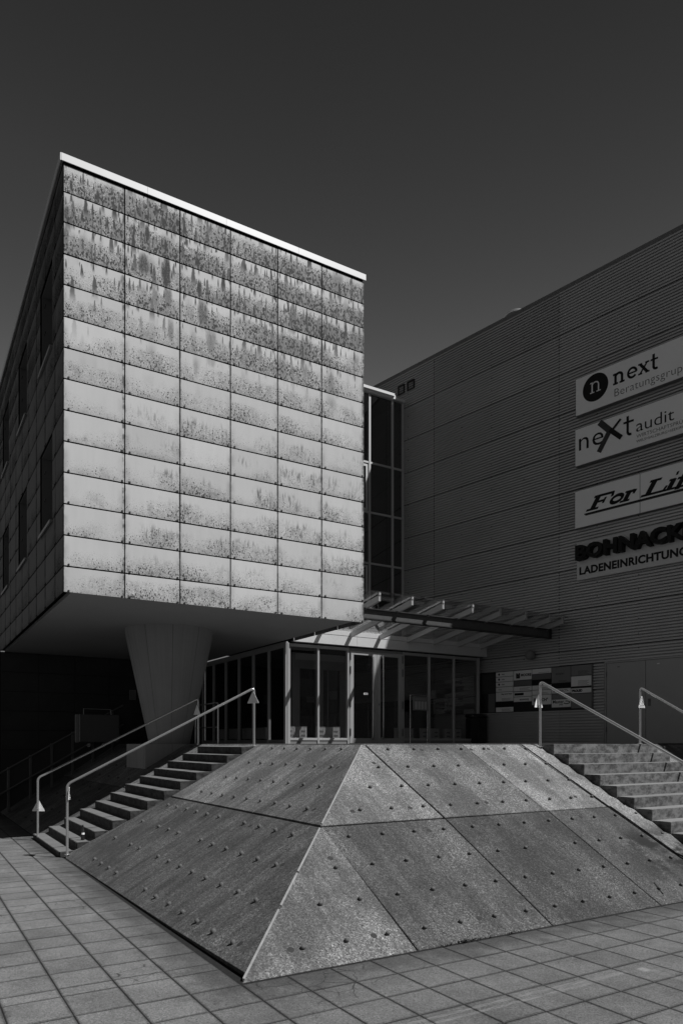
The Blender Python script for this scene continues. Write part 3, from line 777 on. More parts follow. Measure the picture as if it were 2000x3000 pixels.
# coping
for k, (x0, x1) in enumerate(((A0-.035, 1.50), (1.504, 2.98), (2.984, 4.50), (4.504, A1+.03))):
    mb = MB().box(x0, x1, BF-.030, BF-.015, 11.490, 11.612).box(x0, x1, BF-.015, BF+.25, 11.597, 11.614)
    put('coping', mb.mesh('coping'), M['roofmetal'], blk)
mb = MB().box(A0-.052, A0-.037, BF-.025, BE, 11.488, 11.61).box(A0-.037, A0+.2, BF-.014, BE, 11.595, 11.612)
put('coping', mb.mesh('coping'), M['roofmetal'], blk)
put('roof', MB().box(A0+.01, A1-.01, BF+.03, BE, 11.495, 11.54).mesh('roof'), M['core'], blk)
# soffit
put('soffit', MB().box(A0+.13, A1-.26, BF+.03, 16.9, 4.335, 4.40).mesh('soffit'), M['soffit'], blk)
# back wall under the block, rows of dark panels
bw = area('rear_wall', 0, 16.75, 0, label='dark panelled wall at the back under the overhanging block', cat='wall')
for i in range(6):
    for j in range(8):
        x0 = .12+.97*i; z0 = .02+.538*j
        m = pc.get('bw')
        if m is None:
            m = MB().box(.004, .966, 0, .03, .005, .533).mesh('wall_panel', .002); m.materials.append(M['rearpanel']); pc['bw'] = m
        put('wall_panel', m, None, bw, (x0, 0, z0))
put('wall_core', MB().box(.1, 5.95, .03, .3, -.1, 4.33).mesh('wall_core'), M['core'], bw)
nb = area('paper_notice', 3.61, 16.735, 3.12, label='small pale paper notice on the dark wall left of the column', cat='notice')
put('sheet', MB().box(0, .2, -.006, 0, 0, .29).mesh('sheet'), M['greyplate'], nb)
mb = MB()
for k in range(8): mb.box(.02, .18, -.008, -.0062, .03+k*.03, .038+k*.03)
put('printed_lines', mb.mesh('printed_lines'), M['ink2'], nb)

# column
col = area('concrete_column', 2.93, 10.80, 0, label='inverted-cone concrete column carrying the overhanging block', cat='column')
m = MB().lathe([(.445, 1.8), (.445, 1.801), (.965, 4.28), (.965, 4.338)], 72).mesh('shaft'); smooth_by_angle(m, 30); put('shaft', m, M['column'], col)
put('base_block', MB().box(-.76, .75, -.74, .74, -.05, 1.797).mesh('base_block', .006), M['column'], col)

# stair lift with its rail
sf = area('ramp_railing', 0, 15.1, 0, label='steel railing with infill panels running up the slope under the block', cat='railing')
ps = [-.40+.52*i for i in range(8)]
for a in ps:
    if a > 3.2: break
    zb = max(0, K*max(0, a)); put('post', MB().box(a-.03, a+.03, -.03, .03, zb-.05, zb+1.13).mesh('post', .004), M['railgrey'], sf)
for a0, a1 in zip(ps, ps[1:]):
    if a1 > 3.3: break
    z0 = K*a0; z1 = K*a1
    p = [(a0+.04, z0+.10), (a1-.04, z1+.10), (a1-.04, z1+1.02), (a0+.04, z0+1.02)]
    put('infill_panel', MB().prism([(x, -.008, z) for x, z in p], [(x, .008, z) for x, z in p]).mesh('infill_panel'), M['rearpanel'], sf)
put('top_rail', MB().tube([(-.6, -.05, K*-.6+1.10), (3.0, -.05, K*3.0+1.10)], .022, 8).mesh('top_rail'), M['railgrey'], sf)
put('lift_track', MB().tube([(-.6, -.10, K*-.6+.57), (3.0, -.10, K*3.0+.57)], .025, 8).mesh('lift_track'), M['railgrey'], sf)
lf = area('stair_lift', 1.70, 14.35, 1.84, label='folded pale stair-lift platform hanging on its rail beside the column', cat='stair lift')
put('housing', MB().box(0, 1.02, .0, .12, 0, .72).mesh('housing', .02, seg=3), M['liftgrey'], lf)
put('side_flap', MB().box(-.09, -.005, -.03, .10, -.01, .715).mesh('side_flap', .012, seg=2), M['greyplate'], lf)
put('folding_bar', MB().tube([(.12, .06, .72), (.12, .06, .87), (.80, .06, .86), (.82, .06, .72)], .012, 8).mesh('folding_bar'), M['frame_d'], lf)
put('carriage', MB().box(.1, .9, .12, .5, .03, .45).mesh('carriage', .02), M['signdark'], lf)
for x_ in (.25, .62):
    put('roller', MB().tube([(x_, .05, -.08), (x_, .12, -.08)], .05, 12).mesh('roller'), M['steel'], lf)
mb = MB()
for k in range(22): mb.box(-.002, .012, -.036, -.030, .02+k*.032, .042+k*.032)
put('reflective_strip', mb.mesh('reflective_strip'), M['white'], lf)

# ================================================================ ENTRANCE (glazed lobby under and beside the block)
BN = 10.95
en = area('entrance_lobby', 0, 0, 0, label='glazed entrance lobby with white metal frames between the block and the corrugated hall', cat='building')
def wall_a(b): return 12.407-.1888*(b-BN)
put('floor_slab', MB().prism([(5.98, BN, 1.815), (12.3, BN, 1.815), (11.2, 17.0, 1.815), (5.98, 17.0, 1.815)], [(5.98, BN, 1.75), (12.3, BN, 1.75), (11.2, 17.0, 1.75), (5.98, 17.0, 1.75)]).mesh('floor_slab'), M['roomfloor'], en)
# side glazing below the block runs back at a = 5.9
AS = 5.93
bm_ = [10.97, 11.93, 12.90, 13.87, 14.84, 15.81, 16.72]
for i, b in enumerate(bm_):
    wd = .035 if i else .05
    put('mullion', MB().box(AS-.035, AS+.035, b-wd, b+wd, 1.80, 4.334).mesh('mullion', .004), M['frame'], en)
put('bottom_rail', MB().box(AS-.03, AS+.03, 11.0, 16.7, 1.80, 1.90).mesh('bottom_rail'), M['frame_d'], en)
put('top_rail', MB().box(AS-.034, AS+.034, 11.0, 16.7, 4.20, 4.334).mesh('top_rail'), M['frame'], en)
for b0, b1 in zip(bm_, bm_[1:]):
    put('pane', MB().box(AS-.006, AS+.006, b0+.03, b1-.03, 1.90, 4.20).mesh('pane'), M['glass'], en)
# front glazing
ZT = 4.30
fm = [5.985, 6.825, 7.715, 9.485, 10.385, 11.27, 12.19]
for i, a in enumerate(fm):
    wd = .04 if i in (0, 6) else .026
    put('mullion', MB().box(a-wd, a+wd, BN-.045, BN+.05, 1.80, 4.305).mesh('mullion', .004), M['frame'], en)
for (a0, a1) in ((6.025, 6.80), (6.85, 7.69), (9.511, 10.36), (10.41, 11.245), (11.295, 12.15)):
    put('transom', MB().box(a0, a1, BN-.035, BN+.04, 4.225, 4.30).mesh('transom', .003), M['frame'], en)
    put('sill_rail', MB().box(a0, a1, BN-.038, BN+.04, 1.885, 1.945).mesh('sill_rail', .003), M['frame'], en)
    put('kick_plate', MB().box(a0, a1, BN-.02, BN+.02, 1.80, 1.885).mesh('kick_plate'), M['frame_d'], en)
    put('pane', MB().box(a0-.005, a1+.005, BN-.006, BN+.006, 1.945, 4.225).mesh('pane'), M['glass'], en)
put('door_head', MB().box(7.741, 9.459, BN-.035, BN+.05, 4.235, 4.303).mesh('door_head', .003), M['frame_d'], en)
for (a0, a1, hx) in ((7.758, 8.598, 8.44), (8.606, 9.446, 8.765)):
    mb = MB(); y0, y1 = BN-.05, BN+.02; f = .115
    mb.box(a0, a0+f, y0, y1, 1.815, 4.228).box(a1-f, a1, y0, y1, 1.815, 4.228).box(a0+f, a1-f, y0, y1, 4.135, 4.228).box(a0+f, a1-f, y0, y1, 1.815, 1.945)
    d = put('door', mb.mesh('door'), M['frame'], en)
    put('pane', MB().box(a0+f, a1-f, BN-.02, BN-.008, 1.945, 4.135).mesh('pane'), M['glass'], d)
    m = MB().tube([(hx, BN-.05, 4.10), (hx, BN-.10, 4.14), (hx, BN-.125, 4.08), (hx, BN-.125, 1.99), (hx, BN-.10, 1.93), (hx, BN-.05, 1.96)], .021, 10).mesh('pull_bar'); smooth_by_angle(m, 50)
    put('pull_bar', m, M['steel'], d)
    for zz in (3.98, 3.62, 2.75, 2.0):
        hx2 = a0+.01 if hx < 8.6 else a1-.01
        put('hinge', MB().tube([(hx2, BN-.065, zz), (hx2, BN-.065, zz+.20)], .011, 8).mesh('hinge'), M['black'], d)
put('lock_plate', MB().box(8.665, 8.685, BN-.056, BN-.05, 2.82, 2.87).mesh('lock_plate'), M['black'], en)
stk = area('door_sticker', 8.20, BN-.022, 3.095, label='small white sticker on the glass of the left entrance door leaf', cat='sticker')
put('sheet', MB().box(0, .13, -.004, 0, 0, .05).mesh('sheet'), M['white'], stk)
put('printed_line', MB().box(.02, .11, -.006, -.004, .017, .033).mesh('printed_line'), M['ink2'], stk)
# lobby fascia and roof
for (x0, x1) in ((6.07, 7.92), (7.924, 9.60), (9.604, 12.42)):
    put('fascia_panel', MB().box(x0, x1, BN-.145, BN-.10, 4.335, 4.578).mesh('fascia_panel', .003), M['fascia'], en)
    put('fascia_trim', MB().box(x0, x1, BN-.152, BN+.02, 4.583, 4.70).mesh('fascia_trim', .003), M['fascia'], en)
put('fascia_soffit', MB().box(6.07, 12.40, BN-.10, BN+.06, 4.338, 4.36).mesh('fascia_soffit'), M['frame'], en)
put('lobby_roof', MB().prism([(6.07, BN+.0, 4.71), (12.40, BN+.0, 4.71), (11.82, 14.06, 4.71), (6.07, 14.06, 4.71)], [(6.07, BN+.02, 4.32), (12.40, BN+.02, 4.32), (11.82, 14.06, 4.32), (6.07, 14.06, 4.32)]).mesh('lobby_roof'), M['core'], en)
# vestibule inside
VB = 12.55
mb = MB()
for (x0, x1, z0, z1) in ((6.93, 7.02, 1.82, 4.31), (8.60, 8.70, 1.82, 4.31), (7.02, 8.60, 4.02, 4.12), (7.02, 7.16, 1.82, 4.02), (7.68, 7.74, 1.82, 4.02), (7.75, 7.90, 1.82, 4.02), (8.46, 8.60, 1.82, 4.02),
                         (7.16, 7.68, 3.88, 4.02), (7.90, 8.46, 3.88, 4.02), (7.16, 7.68, 1.82, 1.95), (7.90, 8.46, 1.82, 1.95)):
    mb.box(x0, x1, VB, VB+.06, z0, z1)
vd = put('inner_door', mb.mesh('inner_door'), M['frame'], en)
put('inner_transom_panel', MB().box(7.02, 8.60, VB+.02, VB+.04, 4.12, 4.31).mesh('inner_transom_panel'), M['white'], en)
put('pane', MB().box(7.16, 8.46, VB+.025, VB+.035, 1.95, 3.88).mesh('pane'), M['glass_d'], vd)
for hx in (7.645, 8.02): put('pull_bar', MB().tube([(hx, VB-.06, 2.1), (hx, VB-.06, 3.9)], .013, 8).mesh('pull_bar'), M['steel'], vd)
for (x0, z0) in ((7.18, 3.1), (7.92, 3.2)):
    put('door_notice', MB().box(x0+.2, x0+.45, VB+.015, VB+.022, z0-.15, z0+(.05 if x0 < 7.5 else .14)-.15+.1).mesh('door_notice'), M['greyplate'], vd)
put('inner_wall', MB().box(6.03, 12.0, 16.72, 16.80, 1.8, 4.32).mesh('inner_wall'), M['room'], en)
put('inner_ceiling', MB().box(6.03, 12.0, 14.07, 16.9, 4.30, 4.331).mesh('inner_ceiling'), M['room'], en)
for k, (x, y) in enumerate(((9.1, 13.2), (10.6, 13.4))):
    pass
def radiator(a, b, w_, rot, label):
    r = area('radiator', a, b, 1.90, label=label, cat='radiator', group='low radiators behind the lobby glass'); r.rotation_euler = (0, 0, TH+rot)
    put('body', MB().box(0, w_, .012, .09, .03, .33).mesh('body', .004), M['white'], r)
    n = int(w_/.04); mb = MB()
    for i in range(n):
        mb.box(.012+i*.04, .036+i*.04, 0, .0115, .035, .325)
    put('ribs', mb.mesh('ribs'), M['white'], r)
    for x_ in (.12, w_-.12):
        for z_ in (.09, .2):
            put('bracket', MB().box(x_-.06, x_+.06, -.004, -.0005, z_, z_+.045).mesh('bracket'), M['frame_d'], r)
    put('grille', MB().box(0, w_, .0, .10, .331, .345).mesh('grille'), M['frame'], r)
    for x_ in (.08, w_-.1): put('foot', MB().box(x_, x_+.03, .02, .08, -.08, .03).mesh('foot'), M['frame_d'], r)
radiator(6.13, 11.38, .62, 0, 'radiator behind the narrow leftmost front pane')
radiator(7.06, 11.38, .68, 0, 'radiator behind the front pane next to the entrance door')
radiator(9.56, 11.38, .62, 0, 'dim radiator behind the pane right of the entrance doors')
radiator(10.45, 11.38, .66, 0, 'dim radiator behind the pane with the paper poster')
radiator(11.32, 11.38, .62, 0, 'dim radiator behind the rightmost front pane')
for k, b in enumerate((12.75, 13.72, 14.7, 15.7)):
    radiator(6.22, b-.2, .62, -math.pi/2+math.pi, ['radiator just round the corner behind the side glass', 'second radiator behind the side glass', 'third radiator behind the side glass', 'farthest radiator behind the side glass, next to the column'][k])
# poster and intercom
po = area('paper_poster', 10.55, BN+.008, 2.69, label='paper poster with black lettering inside the glass front', cat='poster')
put('sheet', MB().box(0, .52, 0, .004, 0, .38).mesh('sheet'), M['greyplate'], po)
m = text_mesh('lettering', 'WDZ 3', .15, M['ink'], .05, .20, -.001, off=.002); put('lettering', m, None, po)
put('printed_line', MB().box(.09, .42, -.0015, -.0005, .09, .125).mesh('printed_line'), M['ink'], po)
ic = area('intercom_stand', 9.48, 10.6, 1.8, label='intercom panel with bell buttons on a steel post frame before the glass front', cat='intercom')
m = MB().tube([(0, 0, 0), (0, 0, 1.31), (.585, 0, 1.32), (.585, 0, 0)], .018, 8).mesh('frame'); put('frame', m, M['steel'], ic)
put('panel', MB().box(.09, .57, -.03, .03, .90, 1.28).mesh('panel', .005), M['greyplate'], ic)
mb = MB()
for i in range(4):
    for j in range(8): mb.box(.135+i*.105, .21+i*.105, -.036, -.0305, .935+j*.027, .950+j*.027)
put('bell_button', mb.mesh('bell_button'), M['white'], ic, kind='stuff')
put('speaker_grille', MB().box(.14, .50, -.034, -.0305, 1.17, 1.24).mesh('speaker_grille'), M['frame_d'], ic)

# ================================================================ GLASS STAIR TOWER
BT = 14.107
tw = area('glass_stair_tower', 0, 0, 0, label='tall glazed stair tower between the panelled block and the corrugated hall', cat='tower')
ZL = [4.75, 5.92, 7.53, 9.15, 10.73, 12.92]
tm = [6.9, 7.8, 8.69, 9.58, 10.47, 11.36, 11.77]
for a in tm: put('mullion', MB().box(a-.035, a+.035, BT-.05, BT+.03, 4.72, 12.93).mesh('mullion', .004), M['frame'], tw)
for z in ZL[:-1]:
    for a0, a1 in zip(tm, tm[1:]): put('transom', MB().box(a0+.035, a1-.035, BT-.035, BT+.03, z-.03, z+.03).mesh('transom', .003), M['frame'], tw)
for z0, z1 in zip(ZL, ZL[1:]):
    for a0, a1 in zip(tm, tm[1:]): put('pane', MB().box(a0+.03, a1-.03, BT-.006, BT+.006, z0+.03, z1-.03).mesh('pane'), M['glass_d'], tw)
for (z0, z1) in ((9.19, 10.66), (5.96, 7.46)):
    mb = MB().box(9.64, 9.71, BT-.03, BT+.02, z0, z1).box(10.33, 10.40, BT-.03, BT+.02, z0, z1).box(9.71, 10.33, BT-.03, BT+.02, z1-.07, z1).box(9.71, 10.33, BT-.03, BT+.02, z0, z0+.07)
    put('casement', mb.mesh('casement'), M['frame'], tw)
put('roof_edge', MB().box(6.5, 11.42, BT-.12, BT+.05, 12.93, 13.06).mesh('roof_edge', .004), M['roofmetal'], tw)
put('gutter', MB().box(6.5, 11.36, BT-.16, BT-.12, 13.0, 13.09).mesh('gutter', .004), M['roofmetal'], tw)
put('roof_edge', MB().box(11.43, 11.90, BT-.10, BT+.05, 12.93, 13.02).mesh('roof_edge', .004), M['roofmetal'], tw)
put('tower_roof', MB().box(6.3, 11.80, BT+.05, 17.3, 12.93, 13.0).mesh('tower_roof'), M['core'], tw)
put('back_wall', MB().box(6.1, 11.3, 17.1, 17.3, 4.7, 12.93).mesh('back_wall'), M['room'], tw)
put('side_wall', MB().box(6.08, 6.3, BT+.02, 17.3, 4.7, 12.93).mesh('side_wall'), M['room'], tw)
for z in (7.2, 10.3): put('landing', MB().box(6.3, 11.2, 15.3, 17.1, z-.2, z).mesh('landing'), M['room'], tw)
for z0 in (4.75, 7.2): put('stair_flight', MB().prism([(10.8, 14.6, z0+2.45), (10.8, 15.6, z0+2.45), (7.2, 15.6, z0), (7.2, 14.6, z0)], [(10.8, 14.6, z0+2.15), (10.8, 15.6, z0+2.15), (7.2, 15.6, z0-.3), (7.2, 14.6, z0-.3)]).mesh('stair_flight'), M['frame_d'], tw)
for z in (12.2,): put('ceiling_beam', MB().box(8.0, 10.75, 14.9, 15.05, z-.06, z+.06).mesh('ceiling_beam'), M['frame'], tw)

# ================================================================ GLASS CANOPY
cp = area('glass_canopy', 0, 0, 0, label='upward-tilted glass canopy on steel rafters and a dark beam above the entrance', cat='canopy')
ra = [6.83, 7.73, 8.63, 9.54, 10.44, 11.32, 12.18, 12.66]
def cz(b): return 4.60+(BN-.06-b)*((5.02-4.60)/(BN-.06-8.17))
for i, a in enumerate(ra):
    bb = BN-.06; h = .13
    m = MB().prism([(a-.03, 8.17, cz(8.17)-h/2), (a+.03, 8.17, cz(8.17)-h/2), (a+.03, 8.17, cz(8.17)+h/2), (a-.03, 8.17, cz(8.17)+h/2)],
                   [(a-.03, bb, cz(bb)-h/2), (a+.03, bb, cz(bb)-h/2), (a+.03, bb, cz(bb)+h/2), (a-.03, bb, cz(bb)+h/2)]).mesh('rafter', .004)
    if a > 12.3:
        m = MB().prism([(a-.03, 8.17, cz(8.17)-h/2), (a+.03, 8.17, cz(8.17)-h/2), (a+.03, 8.17, cz(8.17)+h/2), (a-.03, 8.17, cz(8.17)+h/2)],
                   [(a-.03, 9.2, cz(9.2)-h/2), (a+.03, 9.2, cz(9.2)-h/2), (a+.03, 9.2, cz(9.2)+h/2), (a-.03, 9.2, cz(9.2)+h/2)]).mesh('rafter', .004)
    r_ = put('rafter', m, M['frame'], cp)
    put('glass_clamp', MB().box(a-.022, a+.022, 8.155, 8.20, cz(8.17)+h/2+.003, cz(8.17)+h/2+.055).mesh('glass_clamp'), M['frame'], r_)
    put('stub', MB().box(a-.02, a+.02, 8.73, 8.77, 4.905, 4.985).mesh('stub'), M['beam'], r_)
edges = [6.12] + ra[1:7] + [12.80]
for x0, x1 in zip(edges, edges[1:]):
    z0 = cz(8.06)+.10; z1 = cz(BN-.07)+.10
    xb = min(x1, 12.44)
    m = MB().prism([(x0+.006, 8.06, z0), (x1-.006, 8.06, z0), (xb-.006, BN-.07, z1), (x0+.006, BN-.07, z1)], [(x0+.006, 8.06, z0+.012), (x1-.006, 8.06, z0+.012), (xb-.006, BN-.07, z1+.012), (x0+.006, BN-.07, z1+.012)]).mesh('glass_sheet')
    put('glass_sheet', m, M['glass_c'], cp)
mb = MB().box(6.2, 12.77, 8.68, 8.82, 4.872, 4.895).box(6.2, 12.77, 8.68, 8.82, 4.645, 4.668)
bo = put('beam', mb.mesh('beam'), M['beam'], cp); put('beam_web', MB().box(6.2, 12.76, 8.742, 8.758, 4.668, 4.872).mesh('beam_web'), M['beamweb'], bo)
put('beam_end_plate', MB().box(12.772, 12.785, 8.68, 8.82, 4.64, 4.90).mesh('beam_end_plate'), M['beam'], bo)

# ================================================================ CORRUGATED HALL
Q = Vector((4.169, 21.235, 0)); TW = -math.radians(48.06)
hl = root('corrugated_hall', Q, TW, label='large hall clad in horizontal corrugated metal sheets', cat='building')
P = .076; AMP = .009
doorS = (3.86, 5.88, 3.84)                    # left edge, right edge, head height
scols = [-10.7, -6.28, -1.884, 2.505, 6.89, 11.28, 15.7]
zl = [1.80, 3.21, 4.275, 5.34, 6.42, 7.455, 8.50, 9.585, 10.62, 11.69, 12.76, 13.93]
shc = {}
def sheet(L, H, ph):
    k = (round(L, 3), round(H, 3), ph)
    if k in shc: return shc[k]
    mb = MB(); k_ = max(1, int(round(H/P))); pp = H/k_; pts = []
    for i in range(k_):                        # flat ribs with narrow deep grooves
        for (f, y) in ((.0, -.018), (.56, -.018), (.59, .045), (.97, .045)):
            pts.append((y, (i+f)*pp))
    pts.append((-.018, H)); n = len(pts)-1
    # lower edge laps over the sheet below
    tilt = -.006
    for (y, z) in pts:
        yy = y + tilt*(1-z/H); mb.v.append((.002, yy, z)); mb.v.append((L-.002, yy, z))
    for i in range(n): mb.f.append((2*i, 2*i+1, 2*i+3, 2*i+2))
    m = bpy.data.meshes.new('corrugated_sheet'); m.from_pydata(mb.v, [], mb.f)
    m.materials.append(M['sheet']); shc[k] = m; return m
for i in range(len(scols)-1):
    for j in range(len(zl)-1):
        s0, s1, z0, z1 = scols[i], scols[i+1], zl[j], zl[j+1]
        segs = [(s0, s1, z0, z1)]
        if z0 < doorS[2]-.05 and s0 < doorS[1] and s1 > doorS[0]:
            segs = []
            if j == 0:
                if s0 < doorS[0]: segs.append((s0, doorS[0]-.06, z0, z1))
                if s1 > doorS[1]: segs.append((doorS[1]+.06, s1, z0, z1))
            else:
                if s0 < doorS[0]: segs.append((s0, doorS[0]-.06, z0, doorS[2]+.05))
                if s1 > doorS[1]: segs.append((doorS[1]+.06, s1, z0, doorS[2]+.05))
                segs.append((s0, s1, doorS[2]+.05, z1))
        for (a, b, c, d) in segs:
            if a < -3.3 and d < 4: continue
            put('corrugated_sheet', sheet(b-a, d-c-(.014 if d < 13.9 else 0), 0), None, hl, (a, random.uniform(-.004, .001), c), (random.uniform(-.003, .001), 0, 0))
mb = MB().box(-10.7, doorS[0]-.02, .06, .25, 0, 13.9).box(doorS[1]+.02, 15.7, .06, .25, 0, 13.9).box(doorS[0]-.02, doorS[1]+.02, .06, .25, doorS[2], 13.9)
put('wall_body', mb.mesh('wall_body'), M['core'], hl)
put('side_wall', MB().box(15.5, 15.7, .25, 26, 0, 13.9).box(-10.7, -10.5, .25, 26, 0, 13.9).box(-10.5, 15.5, 25.8, 26, 0, 13.9).mesh('side_wall'), M['farwall'], hl)
put('roof', MB().box(-10.7, 15.7, .05, 26, 13.905, 13.96).mesh('roof'), M['frame_d'], hl)
for s0, s1 in ((-10.7, -4.6), (-4.596, 1.4), (1.404, 7.4), (7.404, 15.7)):
    put('roof_edge', MB().box(s0, s1, -.03, .04, 13.90, 14.01).mesh('roof_edge', .003), M['signdark'], hl)
mb = MB()
for s in [-1.884+1.0973*k for k in range(-3, 9)]:
    z = 2.0
    while z < 13.8:
        if not (z < 3.9 and s > -.5): mb.box(s-.010, s+.010, -.032, -.010, z-.010, z+.010)
        z += .19 if abs((s+1.884) % 4.389) < .05 else .36
put('screw', mb.mesh('screw'), M['black'], hl, kind='stuff')
for s in scols[2:4]: put('joint_strip', MB().box(s-.004, s+.004, -.0225, .0, 1.8 if s < 0 else 4.2, 13.9).mesh('joint_strip'), M['signdark'], hl)
# louvred vents near the roof
for s0, s1, z0, z1 in ((-3.41, -3.13, 13.25, 13.55), (-3.0, -2.70, 13.25, 13.55)):
    v = put('vent', MB().box(s0, s0+.03, -.06, .03, z0, z1).box(s1-.03, s1, -.06, .03, z0, z1).box(s0+.03, s1-.03, -.06, .03, z0, z0+.03).box(s0+.03, s1-.03, -.06, .03, z1-.03, z1).box(s0+.03, s1-.03, -.005, .03, z0+.03, z1-.03).mesh('vent'), M['black'], hl)
    for k in range(4):
        put('louvre', MB().prism([(s0+.03, -.055, z0+.04+k*.062), (s1-.03, -.055, z0+.04+k*.062), (s1-.03, -.01, z0+.085+k*.062), (s0+.03, -.01, z0+.085+k*.062)], [(s0+.03, -.055, z0+.045+k*.062), (s1-.03, -.055, z0+.045+k*.062), (s1-.03, -.01, z0+.09+k*.062), (s0+.03, -.01, z0+.09+k*.062)]).mesh('louvre'), M['signdark'], v)
# metal double door
mb = MB().box(doorS[0]-.055, doorS[0]+.0, -.03, .05, 1.80, doorS[2]+.045).box(doorS[0], doorS[1], -.03, .05, doorS[2], doorS[2]+.045).box(doorS[1], doorS[1]+.055, -.03, .05, 1.8, doorS[2]+.045)
df = put('door_frame', mb.mesh('door_frame', .003), M['frame_d'], hl)
for s0, s1, sg in ((doorS[0]+.004, 4.866, 1), (4.874, doorS[1]-.004, -1)):
    d = put('metal_door', MB().box(s0, s1, -.018, .045, 1.81, doorS[2]-.004).mesh('metal_door', .003), M['doorpaint'], hl)
    hs = s1-.09 if sg > 0 else s0+.09
    put('handle', MB().box(hs-.035, hs+.035, -.026, -.018, 2.72, 2.90).box(hs-.012, hs+.012, -.06, -.026, 2.84, 2.86).mesh('handle'), M['signdark'], d)
    put('plate', MB().box(s0+.28, s0+.34, -.024, -.018, 3.72, 3.745).mesh('plate'), M['signdark'] if sg > 0 else M['white'], d)
    for z in (2.1, 3.5):
        hh = s0+.0 if sg > 0 else s1
        put('hinge', MB().tube([(hh, -.036, z), (hh, -.036, z+.13)], .012, 8).mesh('hinge'), M['signdark'], d)
# globe lamp
lp = root('wall_lamp', Q + Vector((math.cos(TW), math.sin(TW), 0))*1.675 + Vector((0, 0, 4.245)), TW, label='round globe wall lamp on the corrugated wall above the directory board', cat='lamp')
prof = [(.135*math.sin(math.radians(t)), -.135*math.cos(math.radians(t))) for t in range(6, 180, 12)]
m = MB().lathe(prof, 24, (0, -.13, 0)).mesh('globe'); smooth_by_angle(m, 60); put('globe', m, M['greyplate'], lp)
put('back_plate', MB().box(-.07, .07, -.03, -.008, -.07, .07).mesh('back_plate', .004), M['signdark'], lp)
# roof dome
E1 = Vector((math.cos(TW), math.sin(TW), 0)); E2 = Vector((-math.sin(TW), math.cos(TW), 0))
dm = root('roof_dome', Q + E1*.47 + E2*1.0 + Vector((0, 0, 14.27)), TW, label='round roof vent hood just showing above the edge of the corrugated hall', cat='roof vent')
prof = [(.36, -.31), (.36, .27)] + [(.36*math.cos(math.radians(t)), .27+.17*math.sin(math.radians(t))) for t in range(8, 90, 9)]
m = MB().lathe(prof, 40).mesh('hood'); smooth_by_angle(m, 40); put('hood', m, M['signdark'], dm)
put('rim', MB().lathe([(.362, .27), (.366, .285), (.35, .29)], 40).mesh('rim'), M['roofmetal'], dm)
# litter bin
bn = root('litter_bin', Q + E1*-.03 - E2*.30 + Vector((0, 0, 1.8)), TW, label='black litter bin standing on the terrace against the corrugated wall', cat='bin')
put('body', MB().box(-.24, .24, -.2, .2, .02, .76).mesh('body', .03, seg=3), M['black'], bn)
put('lid', MB().box(-.25, .25, -.21, .21, .765, .86).mesh('lid', .02, seg=2), M['black'], bn)
put('lock', MB().tube([(.05, -.215, .81), (.05, -.20, .81)], .016, 10).mesh('lock'), M['steel'], bn)

# ================================================================ SIGNS on the hall
def on_wall(name, s, z, y, **k):
    return root(name, Q + E1*s + E2*y + Vector((0, 0, z)), TW, **k)
def sign_case(r, L, H, D, split=None):
    put('case', MB().box(0, L, .004, D, 0, H).mesh('case', .006), M['signdark'], r)
    xs = [0] + (split or []) + [L]
    for x0, x1 in zip(xs, xs[1:]):
        put('face_panel', MB().box(x0+.012, x1-.004 if x1 != L else L-.012, -.004, .004, .012, H-.012).mesh('face_panel', .002), M['signwhite'], r)
# 1: next Beratungsgruppe
s1 = on_wall('company_sign', 3.085, 10.33, -.18, label='topmost white company sign with a black disc and the word next above Beratungsgruppe', cat='sign', group='company signs on the corrugated hall')
sign_case(s1, 5.4, .97, .15)
mb = MB(); n = 40; cx_, cz_, R_ = .56, .565, .348
mb.prism([(cx_+R_*math.cos(2*math.pi*i/n), -.010, cz_+R_*math.sin(2*math.pi*i/n)) for i in range(n)], [(cx_+R_*math.cos(2*math.pi*i/n), -.005, cz_+R_*math.sin(2*math.pi*i/n)) for i in range(n)])
put('disc', mb.mesh('disc'), M['ink'], s1)
def slab_n(mb, x, z, h, w_, y, wd, ser):
    stroke(mb, [(x, z), (x, z+h)], wd, y); stroke(mb, [(x-ser*1.0, z+h-wd*.3), (x+wd*.2, z+h-wd*.3)], wd*.75, y)
    stroke(mb, arc(x+w_/2, z+h-w_*.52, w_/2, w_*.46, 150, 0), wd*.95, y); stroke(mb, [(x+w_, z+h-w_*.52), (x+w_, z)], wd, y)
    for xx in (x, x+w_): stroke(mb, [(xx-ser, z+wd*.3), (xx+ser, z+wd*.3)], wd*.7, y)
mb = MB(); slab_n(mb, cx_-.085, cz_-.125, .27, .175, -.0105, .034, .055); put('disc_letter', mb.mesh('disc_letter'), M['signwhite'], s1)
mb = MB(); y = -.005; z0 = .435; wd = .062
slab_n(mb, 1.10, z0, .27, .17, y, wd, .06)
# e
stroke(mb, arc(1.53, z0+.135, .105, .115, 0, 318, 20), wd*.85, y); stroke(mb, [(1.43, z0+.135), (1.635, z0+.135)], wd*.6, y)
# x
stroke(mb, [(1.735, z0+.03), (1.90, z0+.25)], wd*.6, y); stroke(mb, [(1.735, z0+.25), (1.905, z0+.02)], wd*1.05, y)
for (xx, zz) in ((1.73, z0+.02), (1.91, z0+.02), (1.73, z0+.255), (1.905, z0+.255)): stroke(mb, [(xx-.045, zz), (xx+.045, zz)], wd*.6, y)
